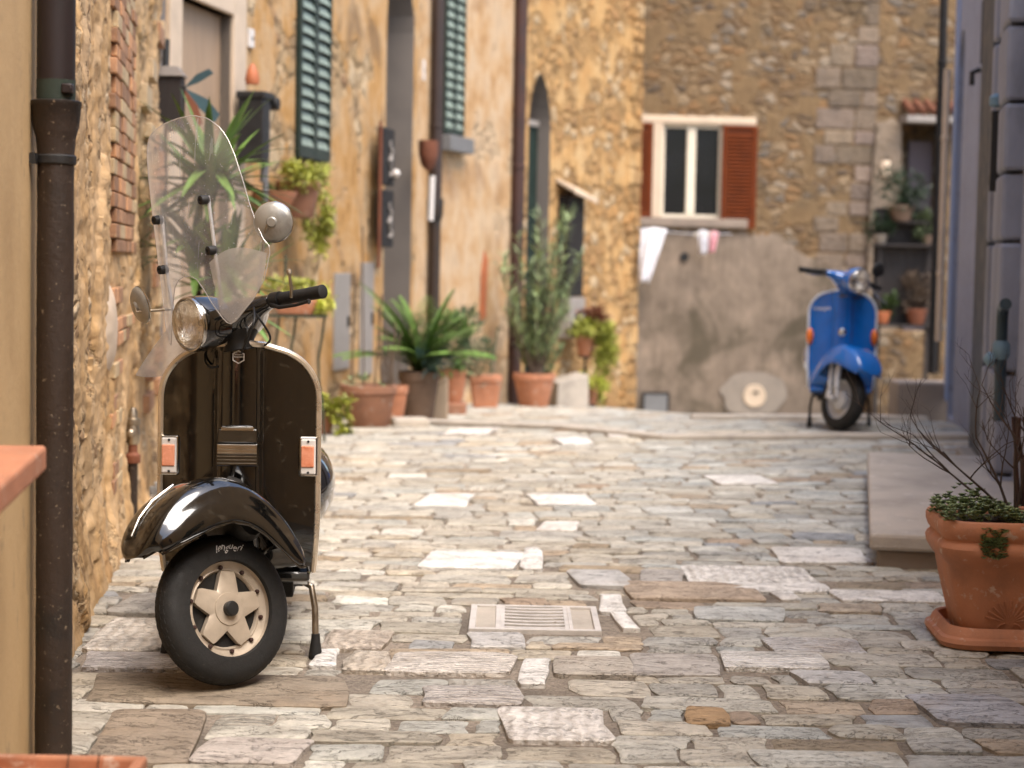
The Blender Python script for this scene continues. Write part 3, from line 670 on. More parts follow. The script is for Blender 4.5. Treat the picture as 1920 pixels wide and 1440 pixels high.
# porch at the right end
part_box('porch_back', 'interior_dark', E_, (al0[0]-.3, .75, -1.2), (al1[0]+.3, .79, FU(1700, 225)[1]+.1))
part_box('porch_door', 'mauve', E_, (FU(1704, 300, -.5)[0], .5, al1[1]), (FU(1748, 300, -.5)[0], .56, FU(1720, 262, -.2)[1]))
mb = MB(); r0 = FU(1686, 205); r1 = FU(1768, 225)
n = 6
for i in range(n):
    u = r0[0]+(r1[0]+.3-r0[0])*(i+.5)/n; mb.tube([(u, .05, r0[1]+.12), (u, -.35, r0[1]-.06)], .055, 8)
mb.build('porch_tiles', M['tile_roof'], E_)
part_box('porch_eave', 'grey_panel', E_, (r0[0], -.34, r0[1]-.19), (r1[0]+.3, .0, r0[1]-.10), .01)

# --- right-hand house (in two heights)
FR = Facade((wallR(15.49), 15.49), (wallR(-6), -6))
G_ = thing('blue_grey_house', 'blue-grey plastered house on the right with dark slate pilasters and a pale drain strip', 'house', FR.p0, FR.rz)
def RU(px, py=400, off=0): return FR.px(px, py, off)
uu = lambda x_: RU(x_)[0]
zb = -.1
hole1 = arch(uu(1789), uu(1799), .1, RU(1795, 130)[1], RU(1795, 75)[1])
wall('wall', 'blue_plaster', G_, 0, uu(1846), -1, 3.9, [hole1], .2, .45)
part_box('slit_window', 'slate_dark', G_, (uu(1789), .12, .1), (uu(1799), .16, RU(1795, 70)[1]))
part_box('blue_strip', 'blue_trim', G_, (uu(1783), -.012, .2), (uu(1789), .01, 3.9))
part_box('slate_pilaster', 'slate_dark', G_, (uu(1846), -.05, -.1), (uu(1870), .3, 3.6), .01)
part_box('grey_band', 'slate_mid', G_, (uu(1870), -.01, -.1), (uu(1888), .3, 3.2), .01)
# stacked dressed stone pilaster with joints
mb = MB(); cuts = [1300, 900, 700, 455, 330, 208, 75, -150]
ua, ub = uu(1886), uu(1922)+.6
for k in range(len(cuts)-1):
    z0_, z1_ = RU(1905, cuts[k])[1], RU(1905, cuts[k+1])[1]; z0_ = max(z0_, -.1)
    if z1_ < z0_: continue
    u = ua + (.0 if k % 2 else .02)
    mb.box(u, u+.16, -.10, .2, z0_+.008, z1_-.008); mb.box(u+.2, u+.5, -.085, .2, z0_+.008, z1_-.008); mb.box(u+.54, u+.95, -.10, .2, z0_+.008, z1_-.008)
mb.build('stone_pilaster', M['blue_stone'], G_, smooth=False, bevel=.02)
wall('near_wall', 'blue_plaster', G_, ua+.02, ua+1.9, -1, 2.9, [], .2, .45)
K_ = thing('cream_house', 'unseen cream plastered house on the near right, added for the black paint to mirror', 'house', FR.w(ua+1.92), FR.rz)  # unseen house, added so the black paint mirrors a pale wall
kl = FR.len-ua-1.92; wall('wall', 'bright_render', K_, 0, kl, -1, 3.7, [rect(1.5, 2.4, 1.1, 2.4), rect(4.2, 5.1, 0, 2.2), rect(8, 9, 1.1, 2.4)], .2, .45, 'grey_reveal')
for a_, b_ in ((1.5, 2.4), (8, 9)): part_box('window', 'glass_dark', K_, (a_, .14, 1.1), (b_, .18, 2.4))
part_box('door', 'green_shutter', K_, (4.2, .14, 0), (5.1, .18, 2.2))
part_box('plinth', 'cement', G_, (uu(1850), -.14, -.1), (uu(1850)+3.2, -.0, .16), .02)
part_box('slot', 'interior_dark', G_, (uu(1831), -.012, RU(1833, 130)[1]), (uu(1835), .01, RU(1833, 25)[1]), .002)
# houses behind the viewer (the scooters' paint mirrors them)
FZ = Facade((4.5, -6.4), (-4.5, -6.4))
Zz = thing('plastered_house', 'ochre house with windows closing the street behind the camera', 'house', FZ.p0, FZ.rz)
wall('wall', 'ochre_wall', Zz, 0, 9, -.5, 5.2, [rect(1.8, 2.7, 1.2, 2.8), rect(4.0, 5.1, 0, 2.4), rect(6.4, 7.3, 1.2, 2.8)], .2, .4, 'grey_reveal')
for a_, b_, c0_, c1_ in ((1.8, 2.7, 1.2, 2.8), (6.4, 7.3, 1.2, 2.8)): part_box('window', 'glass_dark', Zz, (a_, .15, c0_), (b_, .19, c1_))
part_box('door', 'dark_wood', Zz, (4.0, .15, 0), (5.1, .19, 2.4))
# ------------------------------------------------ SCOOTERS
RAKE = R(17); AXD = V((0, sin(RAKE), cos(RAKE))); AXO = V((0, .03, .242))
def vax(h): return .03 + (h-.242)*math.tan(RAKE)
def scooter(name, label, loc, rz, steer, paint, trim, screen, blue, group):
    root = thing(name, label, 'scooter', loc, rz, group)
    SR = Matrix.Translation(AXO) @ Matrix.Rotation(steer, 4, AXD) @ Matrix.Translation(-AXO)
    st = lambda p: SR @ p
    P = M[paint]; T = M[trim]
    # ---- front wheel
    wc = V((0, 0, .242)); RO, RI = .215, .140
    tp = []
    for i in range(17):
        a = pi*(i/16); 
        x = .047*cos(a) * (1.0 if i in (0, 16) else 1.04); r = RI + (RO-RI)*(sin(a)**.55 if 0 < i < 16 else 0); tp.append((r, x))
    tp = [(RI-.004, .036)] + tp + [(RI-.004, -.036)]
    tyre = MB(); tyre.lathe(tp, 64, wc, 'X', caps=False)
    to = tyre.build('tyre', M['rubber'], None, fn=st)
    # tread blocks
    tr = MB()
    for i in range(52):
        a = 2*pi*i/52
        for k, xx in enumerate((-.026, -.012, .002, .016)):
            aa = a + (.06 if k % 2 else 0); L_ = .0085
            vs = []
            for dr in (-.004, .0010):
                for da, dx in ((-L_/RO*.9, 0), (L_/RO*.9, .002), (L_/RO*.9, .0125), (-L_/RO*.9, .0105)):
                    ca_ = (xx-.005+dx)/.0489; r = RI + (RO-RI)*math.sqrt(max(.0, 1-ca_*ca_))**.55 + dr
                    vs.append((wc.x+xx-.005+dx, wc.y+r*cos(aa+da), wc.z+r*sin(aa+da)))
            tr.add(vs, [(0, 1, 2, 3), (4, 5, 6, 7), (0, 1, 5, 4), (1, 2, 6, 5), (2, 3, 7, 6), (3, 0, 4, 7)])
    wheel = MB()
    s = 1 if not blue else -1
    wheel.lathe([(.148, s*.043), (.150, s*.038), (.142, s*.034), (.137, s*.020), (.118, s*.014), (.113, s*.016), (.108, s*.010), (.105, -s*.01), (.137, -s*.02), (.142, -s*.036)], 48, wc, 'X', caps=False)
    fw = wheel.build('front_wheel', M['rim_paint' if not blue else 'silver_paint'], root, fn=st)
    to.name = 'tyre'; to.parent = fw
    tro = tr.build('tread', M['rubber'], fw, smooth=False, fn=st)
    hub = MB(); hub.lathe([(.112, s*.004), (.112, -s*.02), (.07, -s*.03)], 40, wc, 'X'); hub.build('brake_drum', M['black_plastic'] if not blue else M['silver_paint'], fw, fn=st)
    if not blue:
        star = MB(); n = 100; rings = []
        ou = []
        for i in range(n):
            a = 2*pi*i/n + .05; dl = abs(((a-.05+pi/5) % (2*pi/5)) - pi/5); tc_ = .215
            if dl < tc_: rr_ = .109/cos(dl)
            else:
                c1 = (.109, .109*math.tan(tc_)); c2 = (.062*cos(pi/5), .062*sin(pi/5)); e_ = (c2[0]-c1[0], c2[1]-c1[1]); tn = math.tan(dl)
                q = (tn*c1[0]-c1[1])/(e_[1]-tn*e_[0]); rr_ = math.hypot(c1[0]+e_[0]*q, c1[1]+e_[1]*q)
            ou.append((a, rr_))
        for (k, xx) in ((1.0, .008), (1.0, .021), (.95, .025), (.60, .030), (.42, .031), (.41, .034), (.30, .0345), (.05, .0345)):
            rings.append([(s*xx, wc.y+(r if k > .7 else (r*(k-.41)/.54+.046*(.95-k)/.54 if k > .41 else .046*k/.41))*cos(a), wc.z+(r if k > .7 else (r*(k-.41)/.54+.046*(.95-k)/.54 if k > .41 else .046*k/.41))*sin(a)) for a, r in ou])
        star.loft(rings); star.build('star_cover', M['rim_paint'], fw, fn=st)
        cp = MB(); cp.lathe([(.021, .03), (.022, .05), (.018, .055), (.002, .056)], 24, wc, 'X'); cp.build('hub_cap', M['black_plastic'], fw, fn=st)
        bo = MB()
        for i in range(10):
            a = 2*pi*(i+.35)/10; bo.lathe([(.0065, .012), (.0065, .022), (.004, .025)], 8, (wc.x, wc.y+.1205*cos(a), wc.z+.1205*sin(a)), 'X')
        bo.build('bolts', M['rust_pipe'], fw, fn=st)
        vs, fs = text_mesh('lengueri', .029, .0004); tx = MB(); rr = .176
        tx.add([(.0475+v[2], wc.y+(rr+v[1]+.003*sin(v[0]*190))*sin((v[0]+v[1]*.35)/rr+.20), wc.z+(rr+v[1]+.003*sin(v[0]*190))*cos((v[0]+v[1]*.35)/rr+.20)) for v in vs], fs); tx.build('hand_lettering', M['mark_white'], to, smooth=False, fn=st)
    else:
        cp = MB(); cp.lathe([(.07, -.02), (.068, -.04), (.04, -.05), (.018, -.06), (.016, -.075), (.002, -.076)], 24, wc, 'X'); cp.build('hub_cap', M['silver_paint'], fw, fn=st)
    # ---- fork and link
    fk = MB(); sx = -1
    fk.tube([(0, vax(.60), .60), (sx*.02, vax(.57), .57), (sx*.075, vax(.5)-.01, .5), (sx*.082, vax(.36), .36), (sx*.08, .07, .245)], [.024, .022, .02, .018, .018], 12)
    fk.tube([(sx*.08, .075, .245), (sx*.082, .0, .235)], .019, 10)
    fk.build('fork', M['black_plastic'] if not blue else M['silver_paint'], root, fn=st)
    if blue:
        for yy, rr in ((-.035, .02), (.045, .014)):
            sh = MB(); sh.tube([(sx*.098, yy-.01, .255), (sx*.095, yy+.035, .42)], rr*.6, 10); sh.tube([(sx*.097, yy+.01, .315), (sx*.094, yy+.05, .52)], rr, 12)
            sh.build('shock_absorber', M['silver_paint'], root, fn=st)
    # ---- front mudguard
    fd = MB(); pr = [(-.262, .445), (-.258, .466), (-.240, .503), (-.202, .549), (-.15, .588), (-.07, .620), (.01, .630), (.08, .612), (.14, .574), (.19, .522), (.225, .468), (.248, .410), (.258, .375)]
    wd = [.036, .068, .092, .107, .114, .117, .118, .118, .118, .118, .117, .114, .109]
    if blue: wd = [q*1.12 for q in wd]
    dp = [.018, .045, .075, .105, .128, .142, .148, .152, .158, .165, .16, .13, .09]
    rings = []
    for i, (v, h) in enumerate(pr):
        a, b = pr[max(0, i-1)], pr[min(len(pr)-1, i+1)]; tv, th = b[0]-a[0], b[1]-a[1]; l = math.hypot(tv, th)
        nv, nh = th/l, -tv/l                      # inwards
        if i < 2: nv, nh = .95, -.2
        ring = []; m_ = 24
        for j in range(m_+1):
            ph = (j/m_-.5)*pi; sg = math.copysign(1, ph)
            x = wd[i]*sg*abs(sin(ph))**.50; d = dp[i]*(1-abs(cos(ph))**.50)
            fl_ = max(0, abs(ph)/(pi/2)-.80)/.20; x += sg*.016*fl_*(1 if 2 < i < 13 else .2)
            dn = d*(.35*nh - .65) if i > 1 else -d*.3; dv = d*nv*.35 + (0 if i > 1 else d*.6)
            ring.append((x, v+dv, h+dn))
        rings.append(ring)
    fd.loft(rings, caps=False, closed=False)
    fdo = fd.build('front_mudguard', P, root, fn=st, solid=.004, soff=-1, sub=1)
    if True:
        ed = MB(); ed.tube([r_[0] for r_ in rings], .004, 6); ed.tube([r_[-1] for r_ in rings], .004, 6); ed.build('rolled_edge', P, fdo, fn=st)
    if not blue:
        cs = MB(); cs.tube([V(r_[12])+V((0, -.003, .002)) for r_ in rings[2:6]], .0035, 6); cs.build('crest_highlight', M['chrome'], fdo, fn=st)  # chrome bead in place of the highlight along the ridge
    ins = MB(); ins.lathe([(.02, -.10), (.055, -.09), (.06, .06), (.05, .085)], 16, (0, vax(.5), .50), 'X', sy=1.4); ins.build('steering_housing', M['black_plastic'], root, fn=st)
    # ---- leg shield
    HB, HT, HW = .300, .983, .235
    def hwid(h):
        cr = .165; w_ = HW - .012*max(0, (.5-h)/.2)**2
        if h > HT-cr: q = (h-(HT-cr))/cr; return (HW-cr) + cr*math.sqrt(max(0, 1-q**2.2))*1.0
        return w_
    def shv(x, h):
        v = .262 + (h-.30)*.012 + .045*(x/HW)**2*1.0
        if h < .42: v += (.42-h)**2*2.2
        e = abs(x); col = .040*(1-.18*(e/.055)**2 if e < .055 else (0 if e > .073 else .82*(.5+.5*cos(pi*(e-.055)/.018))))
        return v - col*(.75+.25*min(1, max(0, (h-.3)/.3)))
    hs = [HB+(HT-.165-HB)*i/16 for i in range(17)] + [HT-.165+.165*sin(pi/2*i/14) for i in range(1, 15)]
    def sf(i, j):
        k = min(len(hs)-1, int(round(j*(len(hs)-1)))); h = hs[k]; 
        x = (2*i-1)*hwid(h); hh = h + (.014*(1-(x/.10)**2) if k == len(hs)-1 else 0)
        return (x, shv(x, h), hh if k == len(hs)-1 else h + .014*(1-min(1, abs(x)/.1)**2)*max(0, (h-.9)/.083))
    sh = MB(); sh.grid(sf, 96, len(hs)-1); sho = sh.build('leg_shield', P, root, solid=.005, soff=0)
    ol = [V(sf(0, j/(len(hs)-1))) for j in range(len(hs))] + [V(sf(i/16, 1)) for i in range(1, 16)] + [V(sf(1, 1-j/(len(hs)-1))) for j in range(len(hs))]
    tm = MB(); tm.tube(ol, .0100, 8); tm.build('edge_trim', T, sho)
    back = MB(); back.tube([(0, vax(1.0)+.012, 1.0), (0, .30, .90), (0, .305, .7), (0, .32, .42), (0, .40, .30)], [.036, .045, .050, .055, .055], 16)
    back.build('steering_column', M['black_plastic'] if not blue else P, root)
    # horn cover
    if not blue:
        hc = MB()
        def hcb(x0, x1, z0, z1, f0, f1, mi):
            vs = []
            for f_, g_ in ((0, 1), (1, 1)):
                pass
            vs = [(-x0, shv(0, z0)+.02, z0), (x0, shv(0, z0)+.02, z0), (x1, shv(0, z1)+.02, z1), (-x1, shv(0, z1)+.02, z1),
                  (-x0*.94, shv(0, z0)-f0, z0), (x0*.94, shv(0, z0)-f0, z0), (x1*.94, shv(0, z1)-f1, z1), (-x1*.94, shv(0, z1)-f1, z1)]
            hc.add(vs, [(0, 1, 2, 3), (4, 7, 6, 5), (0, 4, 5, 1), (3, 2, 6, 7), (0, 3, 7, 4), (1, 5, 6, 2)], mi=mi)
        hcb(.063, .060, .70, .742, .016, .010, 0)
        hcb(.066, .064, .632, .699, .026, .017, 0)
        hc.build('horn_cover', P, sho, bevel=.004, smooth=False)
        hp = MB(); hp.box(-.058, .058, shv(0, .70)-.0245, shv(0, .70)-.0215, .668, .697); hp.build('horn_plate', M['chrome'], sho, smooth=False, bevel=.002)
        gr = MB()
        for i in range(6):
            z = .641+i*.010 ; gr.box(-.058, .058, shv(0, z)-.0295+(i*.0013), shv(0, z)-.0245+(i*.0013), z, z+.002)
        gr.build('horn_grille', M['dull_steel'], sho, smooth=False)
        bz = MB(); bz.box(-.048, .048, shv(0, .742)-.016, shv(0, .742)-.008, .738, .748); bz.tube([(-.045, shv(0, .745)-.014, .748), (.045, shv(0, .745)-.014, .748)], .0035, 6); bz.build('horn_lip', M['chrome'], sho)
        hx = MB(); o_, n_ = [], 6
        cz = .955; cy = shv(0, cz)-.006
        for r_ in (.0205, .0165): o_.append([(r_*sin(2*pi*i/6), cy, cz+r_*cos(2*pi*i/6)) for i in range(6)])
        hx.add(o_[0]+o_[1], [(i, (i+1) % 6, 6+(i+1) % 6, 6+i) for i in range(6)])
        vs, fs = text_mesh('PIAGGIO', .0066, .0002); hx.add([(v[0], cy-.0004-v[2], cz+v[1]) for v in vs], fs)
        hx.add([(-.012, cy, cz+.008), (.012, cy, cz+.008), (.012, cy, cz+.0065), (-.012, cy, cz+.0065)], [(0, 1, 2, 3)])
        hx.build('hexagon_badge', M['mark_white'], sho, smooth=False, solid=.0006)
    else:
        hc = MB(); hc.lathe([(.030, 0), (.028, .014), (.012, .02), (.002, .021)], 20, (0, shv(0, .70)+.005, .70), 'Y'); hc.build('horn_button', M['chrome'], sho)
        vs, fs = text_mesh('Vespa', .042, .0006); hx = MB(); hx.add([(v[0]*1.25-.145, shv(v[0]-.14, .87)-.007-v[2], .865+v[1]+.12*v[0]) for v in vs], fs); hx.build('script_badge', M['mark_white'], sho, smooth=False)
        sc = MB(); sc.tube([(-.03, shv(0, .95)-.004, .955), (.03, shv(0, .95)-.004, .955)], .005, 6); sc.build('column_badge', M['chrome'], sho)
    # indicators
    for sd in (-1, 1):
        x = sd*(HW-.028); z = .655 if not blue else .665
        vy = shv(x, z)
        if not blue:
            a = MB(); a.box(x-.027, x+.027, vy-.020, vy+.012, z-.060, z+.060); ho = a.build('indicator', M['chrome'], sho, smooth=False, bevel=.005)
            a = MB(); a.box(x-.0225, x+.0225, vy-.0275, vy-.012, z-.053, z+.053); a.build('clear_lens', M['white_plastic'], ho, smooth=False, bevel=.004)
            a = MB(); a.box(x-.0215, x+.0175, vy-.031, vy-.018, z-.032, z+.034); lo = a.build('amber_lens', M['amber_lens'], ho, smooth=False, bevel=.004)
            a = MB()
            for zz in (-.047, .047): a = MB(); a.lathe([(.004, 0), (.003, .002)], 8, (x, vy-.0285, z+zz), 'Y'); a.build('screw', M['iron'], ho)
        else:
            x = sd*(HW-.012); vy = shv(x, z)
            a = MB(); a.lathe([(.030, -.01), (.030, .01), (.024, .026), (.012, .034), (.001, .036)], 20, (x, vy-.004, z), 'Y', sx=.85, sy=2.0); a.build('indicator', M['amber'], sho)
    # ---- floor, frame and rear body
    fl = MB()
    fl.loft([[(-x, y, z), (x, y, z), (x, y, z-.03), (-x, y, z-.03)] for x, y, z in ((.215, .30, .305), (.215, .36, .285), (.215, .55, .275), (.20, .80, .275), (.17, .92, .30))])
    fl.build('floorboard', P, root, smooth=False, bevel=.008)
    un = MB(); un.box(-.10, .10, .30, .62, .19, .272); un.box(-.16, .16, .44, .60, .20, .25); un.tube([(-.19, .52, .235), (.19, .52, .235)], .014, 8); un.build('underframe', M['iron'], root, smooth=False, bevel=.01)
    bd = MB(); rings = []
    for y_, hwd, zt, zb_ in ((.80, .10, .50, .30), (.86, .13, .70, .32), (.98, .15, .77, .36), (1.2, .15, .78, .40), (1.4, .13, .74, .45), (1.52, .08, .64, .48)):
        rings.append([(hwd*math.copysign(abs(cos(a))**.6, cos(a)), y_, (zt+zb_)/2+(zt-zb_)/2*math.copysign(abs(sin(a))**.6, sin(a))) for a in [2*pi*k/20 for k in range(20)]])
    bd.loft(rings); bd.build('rear_body', P, root, sub=1)
    for sd in (-1, 1):
        cw = MB(); rings = []
        for y_, q in ((.80, .05), (.83, .5), (.90, .8), (1.02, 1), (1.18, 1), (1.32, .88), (1.44, .6), (1.52, .2)):
            rings.append([(sd*(.13 + q*(.145 if not blue else .15)*max(-.3, sin(a+pi/2)) if True else 0), y_, .475 + q*.165*cos(a+pi/2)*-1) for a in [2*pi*k/20 for k in range(20)]])
        cw.loft(rings); cw.build('side_cowl', P, root, sub=1)
    se = MB(); rings = []
    for y_, hwd, zc in ((.70, .06, .80), (.74, .12, .81), (.95, .145, .815), (1.2, .145, .82), (1.38, .12, .83), (1.42, .05, .82)):
        rings.append([(hwd*math.copysign(abs(cos(a))**.6, cos(a)), y_, zc+.045*math.copysign(abs(sin(a))**.6, sin(a))) for a in [2*pi*k/16 for k in range(16)]])
    se.loft(rings); se.build('seat', M['seat_vinyl'], root, sub=1)
    rw = MB(); rw.lathe(tp, 40, (0, 1.235, .215), 'X', caps=False); rwo = rw.build('rear_wheel', M['rubber'], root)
    rr_ = MB(); rr_.lathe([(.145, .03), (.14, .02), (.05, .03), (.01, .03), (.01, -.03), (.05, -.03), (.14, -.02), (.145, -.03)], 30, (0, 1.235, .215), 'X', caps=False); rr_.build('rim', M['silver_paint'], rwo)
    ex = MB(); ex.tube([(.05, .85, .20), (.12, 1.0, .18), (.14, 1.3, .17)], [.02, .05, .05], 12); ex.tube([(0, .55, .25), (0, .95, .27), (-.08, 1.1, .30), (-.08, 1.25, .25)], [.04, .06, .07, .06], 12); ex.build('engine_and_exhaust', M['iron'], root)
    # ---- centre stand
    for sd in (-1, 1):
        sx_ = sd*.23 if not blue else sd*.21
        l_ = MB(); l_.tube([(sd*.12, .53, .24), (sd*.17, .52, .245), (sx_*.93, .50, .225), (sx_*.985, .49, .16), (sx_, .475, .05)], .0105, 10); lo = l_.build('stand_leg', M['dull_steel'] if not blue else M['iron'], root)
        r_ = MB(); r_.lathe([(.013, .075), (.015, .05), (.021, .012), (.022, .0), (.018, -.006)], 14, (sx_, .475, .005), 'Z'); r_.build('rubber_foot', M['rubber'], lo)
    # ---- handlebar
    H0 = V((0, vax(1.06), 1.06))
    hb = MB(); rings = []
    for x, dz, b_, c_ in ((-.165, .028, .020, .022), (-.12, .026, .026, .032), (-.08, .018, .038, .055), (-.045, .008, .056, .085), (0, .0, .064, .10), (.045, .008, .056, .085), (.08, .018, .038, .055), (.12, .026, .026, .032), (.165, .028, .020, .022)):
        rings.append([(x, H0.y-.012*(1-abs(x)/.165)+c_*cos(a)+abs(x)*.08, H0.z+dz+b_*sin(a)) for a in [2*pi*k/18 for k in range(18)]])
    hb.loft(rings); hbo = hb.build('handlebar', P, root, fn=st, sub=1)
    nk = MB(); nk.tube([(0, vax(.975), .970), (0, vax(1.0)-.004, 1.0), (0, vax(1.04)-.01, 1.04)], [.050, .046, .07], 18); nk.build('steering_neck', M['black_plastic'] if not blue else P, hbo, fn=st)
    LZ = 1.07; LY = H0.y-.14; hk = 1.12 if blue else 1.0
    hl = MB(); hl.lathe([(r_*hk, h_) for r_, h_ in [(.072, -.06), (.081, -.01), (.083, .03), (.080, .038)]], 32, (0, LY, LZ), 'Y', sy=1.0, caps=False); ho = hl.build('headlight', P, root, fn=st)
    a = MB(); a.lathe([(r_*hk, h_) for r_, h_ in [(.0805, .034), (.0812, .042), (.079, .047), (.0745, .046), (.074, .038)]], 36, (0, LY, LZ), 'Y', caps=False); a.build('headlight_rim', M['chrome'], ho, fn=st)
    a = MB(); a.lathe([(r_*hk, h_) for r_, h_ in [(.0745, .038), (.070, .015), (.055, -.015), (.030, -.038), (.010, -.045)]], 36, (0, LY, LZ), 'Y', caps=False); a.build('reflector', M['reflector'], ho, fn=st)
    a = MB(); a.lathe([(r_*hk, h_) for r_, h_ in [(.010, -.04), (.011, -.01), (.009, .004), (.002, .006)]], 12, (0, LY, LZ), 'Y'); a.build('bulb', M['chrome'], ho, fn=st)
    a = MB(); a.lathe([(r_*hk, h_) for r_, h_ in [(.0745, .040), (.070, .052), (.055, .062), (.03, .068), (.002, .070)]], 36, (0, LY, LZ), 'Y', caps=False); a.build('headlight_lens', M['lens'], ho, fn=st)
    for sd in (-1, 1):
        e = .355 if not blue else .36
        g_ = MB(); p0 = V((sd*.160, H0.y+.012, H0.z+.028)); p1 = V((sd*e, H0.y+.050, H0.z+.010)); d = p1-p0
        g_.tube([p0, p0+d*.16], .0235, 16); 
        sw = g_.build('control_housing', M['black_plastic'], hbo, fn=st)
        g_ = MB(); g_.tube([p0+d*.17, p0+d*.2, p0+d*.6, p0+d*.93, p0+d*.95], [.017, .0195, .0185, .0195, .0195], 16); g_.tube([p0+d*.95, p0+d*.985, p1], [.0205, .0205, .014], 16); g_.build('grip', M['rubber'], hbo, fn=st)
        lv = MB(); lv.tube([p0+d*.05+V((0, -.018, -.01)), p0+d*.25+V((0, -.030, -.024)), p0+d*.6+V((0, -.034, -.026)), p0+d*.80+V((0, -.028, -.022))], [.006, .006, .005, .005], 8); lv.lathe([(.001, -.008), (.007, -.004), (.007, .004), (.001, .008)], 10, tuple(p0+d*.82+V((0, -.028, -.022))))
        lv.build('brake_lever', M['black_plastic'] if not blue else M['chrome'], hbo, fn=st)
    if not blue:   # short curved lever with a ball end rising from the bar
        lv = MB(); q = V((.285, H0.y-.015, H0.z+.015)); lv.tube([q, q+V((.022, -.01, .02)), q+V((.030, -.014, .045)), q+V((.036, -.016, .062))], [.005, .005, .0045, .0045], 8)
        lv.lathe([(.001, -.009), (.008, -.005), (.008, .005), (.001, .009)], 12, tuple(q+V((.036, -.016, .068)))); lv.build('choke_lever', M['dull_steel'], hbo, fn=st)
    # ---- mirrors
    if not blue:
        for sd, mx, mz, my in ((1, .295, 1.295, -.03), (-1, .265, 1.18, -.16)):
            mr = MB(); base = V((sd*.13, H0.y-.01, H0.z+.06)); top = V((sd*mx, H0.y+my, mz))
            mid = base.lerp(top, .6)+V((-sd*.03, 0, -.01))
            mr.tube([base, mid, top+V((-sd*.012, -.022, -.02)), top+V((0, -.014, 0))], .0045, 8); mo = mr.build('mirror', M['dull_steel'], root, fn=st)
            if sd == -1: mr = None
            b_ = MB(); b_.lathe([(.012, .018), (.016, .012), (.046, .008), (.056, .0), (.058, -.004)], 32, (0, 0, 0), 'Y', caps=True)
            fn = lambda p, top=top, sd=sd: st(Matrix.Translation(top) @ Matrix.Rotation(R(38 if sd == 1 else -12), 4, 'Z') @ Matrix.Rotation(R(6), 4, 'X') @ p)
            b_.build('mirror_back', M['mirror_grey'], mo, fn=fn)
            b_ = MB(); b_.lathe([(.058, -.005), (.060, -.008), (.056, -.011), (.002, -.010)], 32, (0, 0, 0), 'Y'); b_.build('mirror_glass', M['chrome'], mo, fn=fn)
    else:
        mr = MB(); base = V((.13, H0.y, H0.z+.05)); top = V((.27, H0.y+.02, H0.z+.115))
        mr.tube([base, top], .005, 8); mo = mr.build('mirror', M['black_plastic'], root, fn=st)
        b_ = MB(); b_.lathe([(.02, .02), (.045, .012), (.052, 0), (.05, -.01)], 20, tuple(top+V((.02, 0, .02))), 'Y'); b_.build('mirror_back', M['black_plastic'], mo, fn=st)
        wl = MB(); wl.tube([(.17, H0.y-.02, H0.z+.03), (.27, H0.y-.06, H0.z-.05), (.36, H0.y-.06, H0.z-.09)], .006, 8); wl.build('front_lever', M['chrome'], hbo, fn=st)
    # ---- windscreen with struts and hand guards
    if screen:
        lo = [(0, 1.212), (.03, 1.208), (.06, 1.19), (.085, 1.15), (.105, 1.11), (.135, 1.06), (.155, 1.035), (.175, 1.045), (.23, 1.09), (.265, 1.14), (.285, 1.21)]
        up = [(0, 1.672), (.06, 1.670), (.12, 1.662), (.165, 1.640), (.20, 1.60), (.22, 1.55), (.235, 1.48), (.245, 1.40), (.257, 1.32), (.27, 1.26), (.285, 1.23)]
        f1 = lambda a, l: interp(abs(a), [p_[0] for p_ in l], [p_[1] for p_ in l])
        vs_ = lambda x, h: vax(1.1) - .19 + (h-1.1)*.115 + 1.35*x*x
        def wsf(i, j):
            x = -.285 + .57*i; a, b_ = f1(x, lo), f1(x, up); h = a+(b_-a)*j; return (x, vs_(x, h), h)
        ws = MB(); ws.grid(wsf, 50, 22); wso = ws.build('windscreen', M['screen'], root, fn=st)
        ring = [V(wsf(i/50, 1)) for i in range(51)] + [V(wsf(1-i/50, 0)) for i in range(51)]; ring.append(ring[0])
        e = MB(); e.tube(ring, .0016, 6); e.build('screen_edge', M['guard'], wso, fn=st)
        for sd in (-1, 1):
            s_ = MB(); pts = [(sd*.125, vs_(.125, 1.12)+.012, 1.10), (sd*.13, vs_(.13, 1.2)+.010, 1.22), (sd*.125, vs_(.12, 1.45)+.010, 1.42)]
            s_.tube(pts, .0055, 8); so_ = s_.build('screen_strut', M['silver_paint'], wso, fn=st)
            for z_, xx in ((1.26, .13), (1.41, .125)):
                k_ = MB(); k_.lathe([(.013, -.012), (.014, .0), (.013, .014), (.006, .016), (.005, .012), (.001, .012)], 14, (sd*xx, vs_(xx, z_)-.004, z_), 'Y'); k_.build('screen_clamp', M['iron'], wso, fn=st)
        # loose lower guard that hangs on the far side
        gd = MB()
        def gf(i, j):
            x = -.14-.17*i; t0 = 1.115-.105*i-.03*i*i; t1 = .955+.0*i+.02*(2*i-1)**2; h = t0+(t1-t0)*j
            return (x, vax(1.1)-.135-.45*(-x-.15), h)
        gd.grid(gf, 12, 10); gd.build('hand_guard', M['guard'], root, fn=st)
        gd2 = MB()
        gd2.grid(lambda i, j: (.125+.16*i, vs_(.125+.16*i, 1.15)-.004, (1.225+.03*sin(i*pi)-.015*i)*(1-j) + j*f1(.125+.16*i, lo)), 12, 8); gd2.build('hand_guard', M['guard'], root, fn=st)
    # cables
    hx_, hy_, hz_ = H0
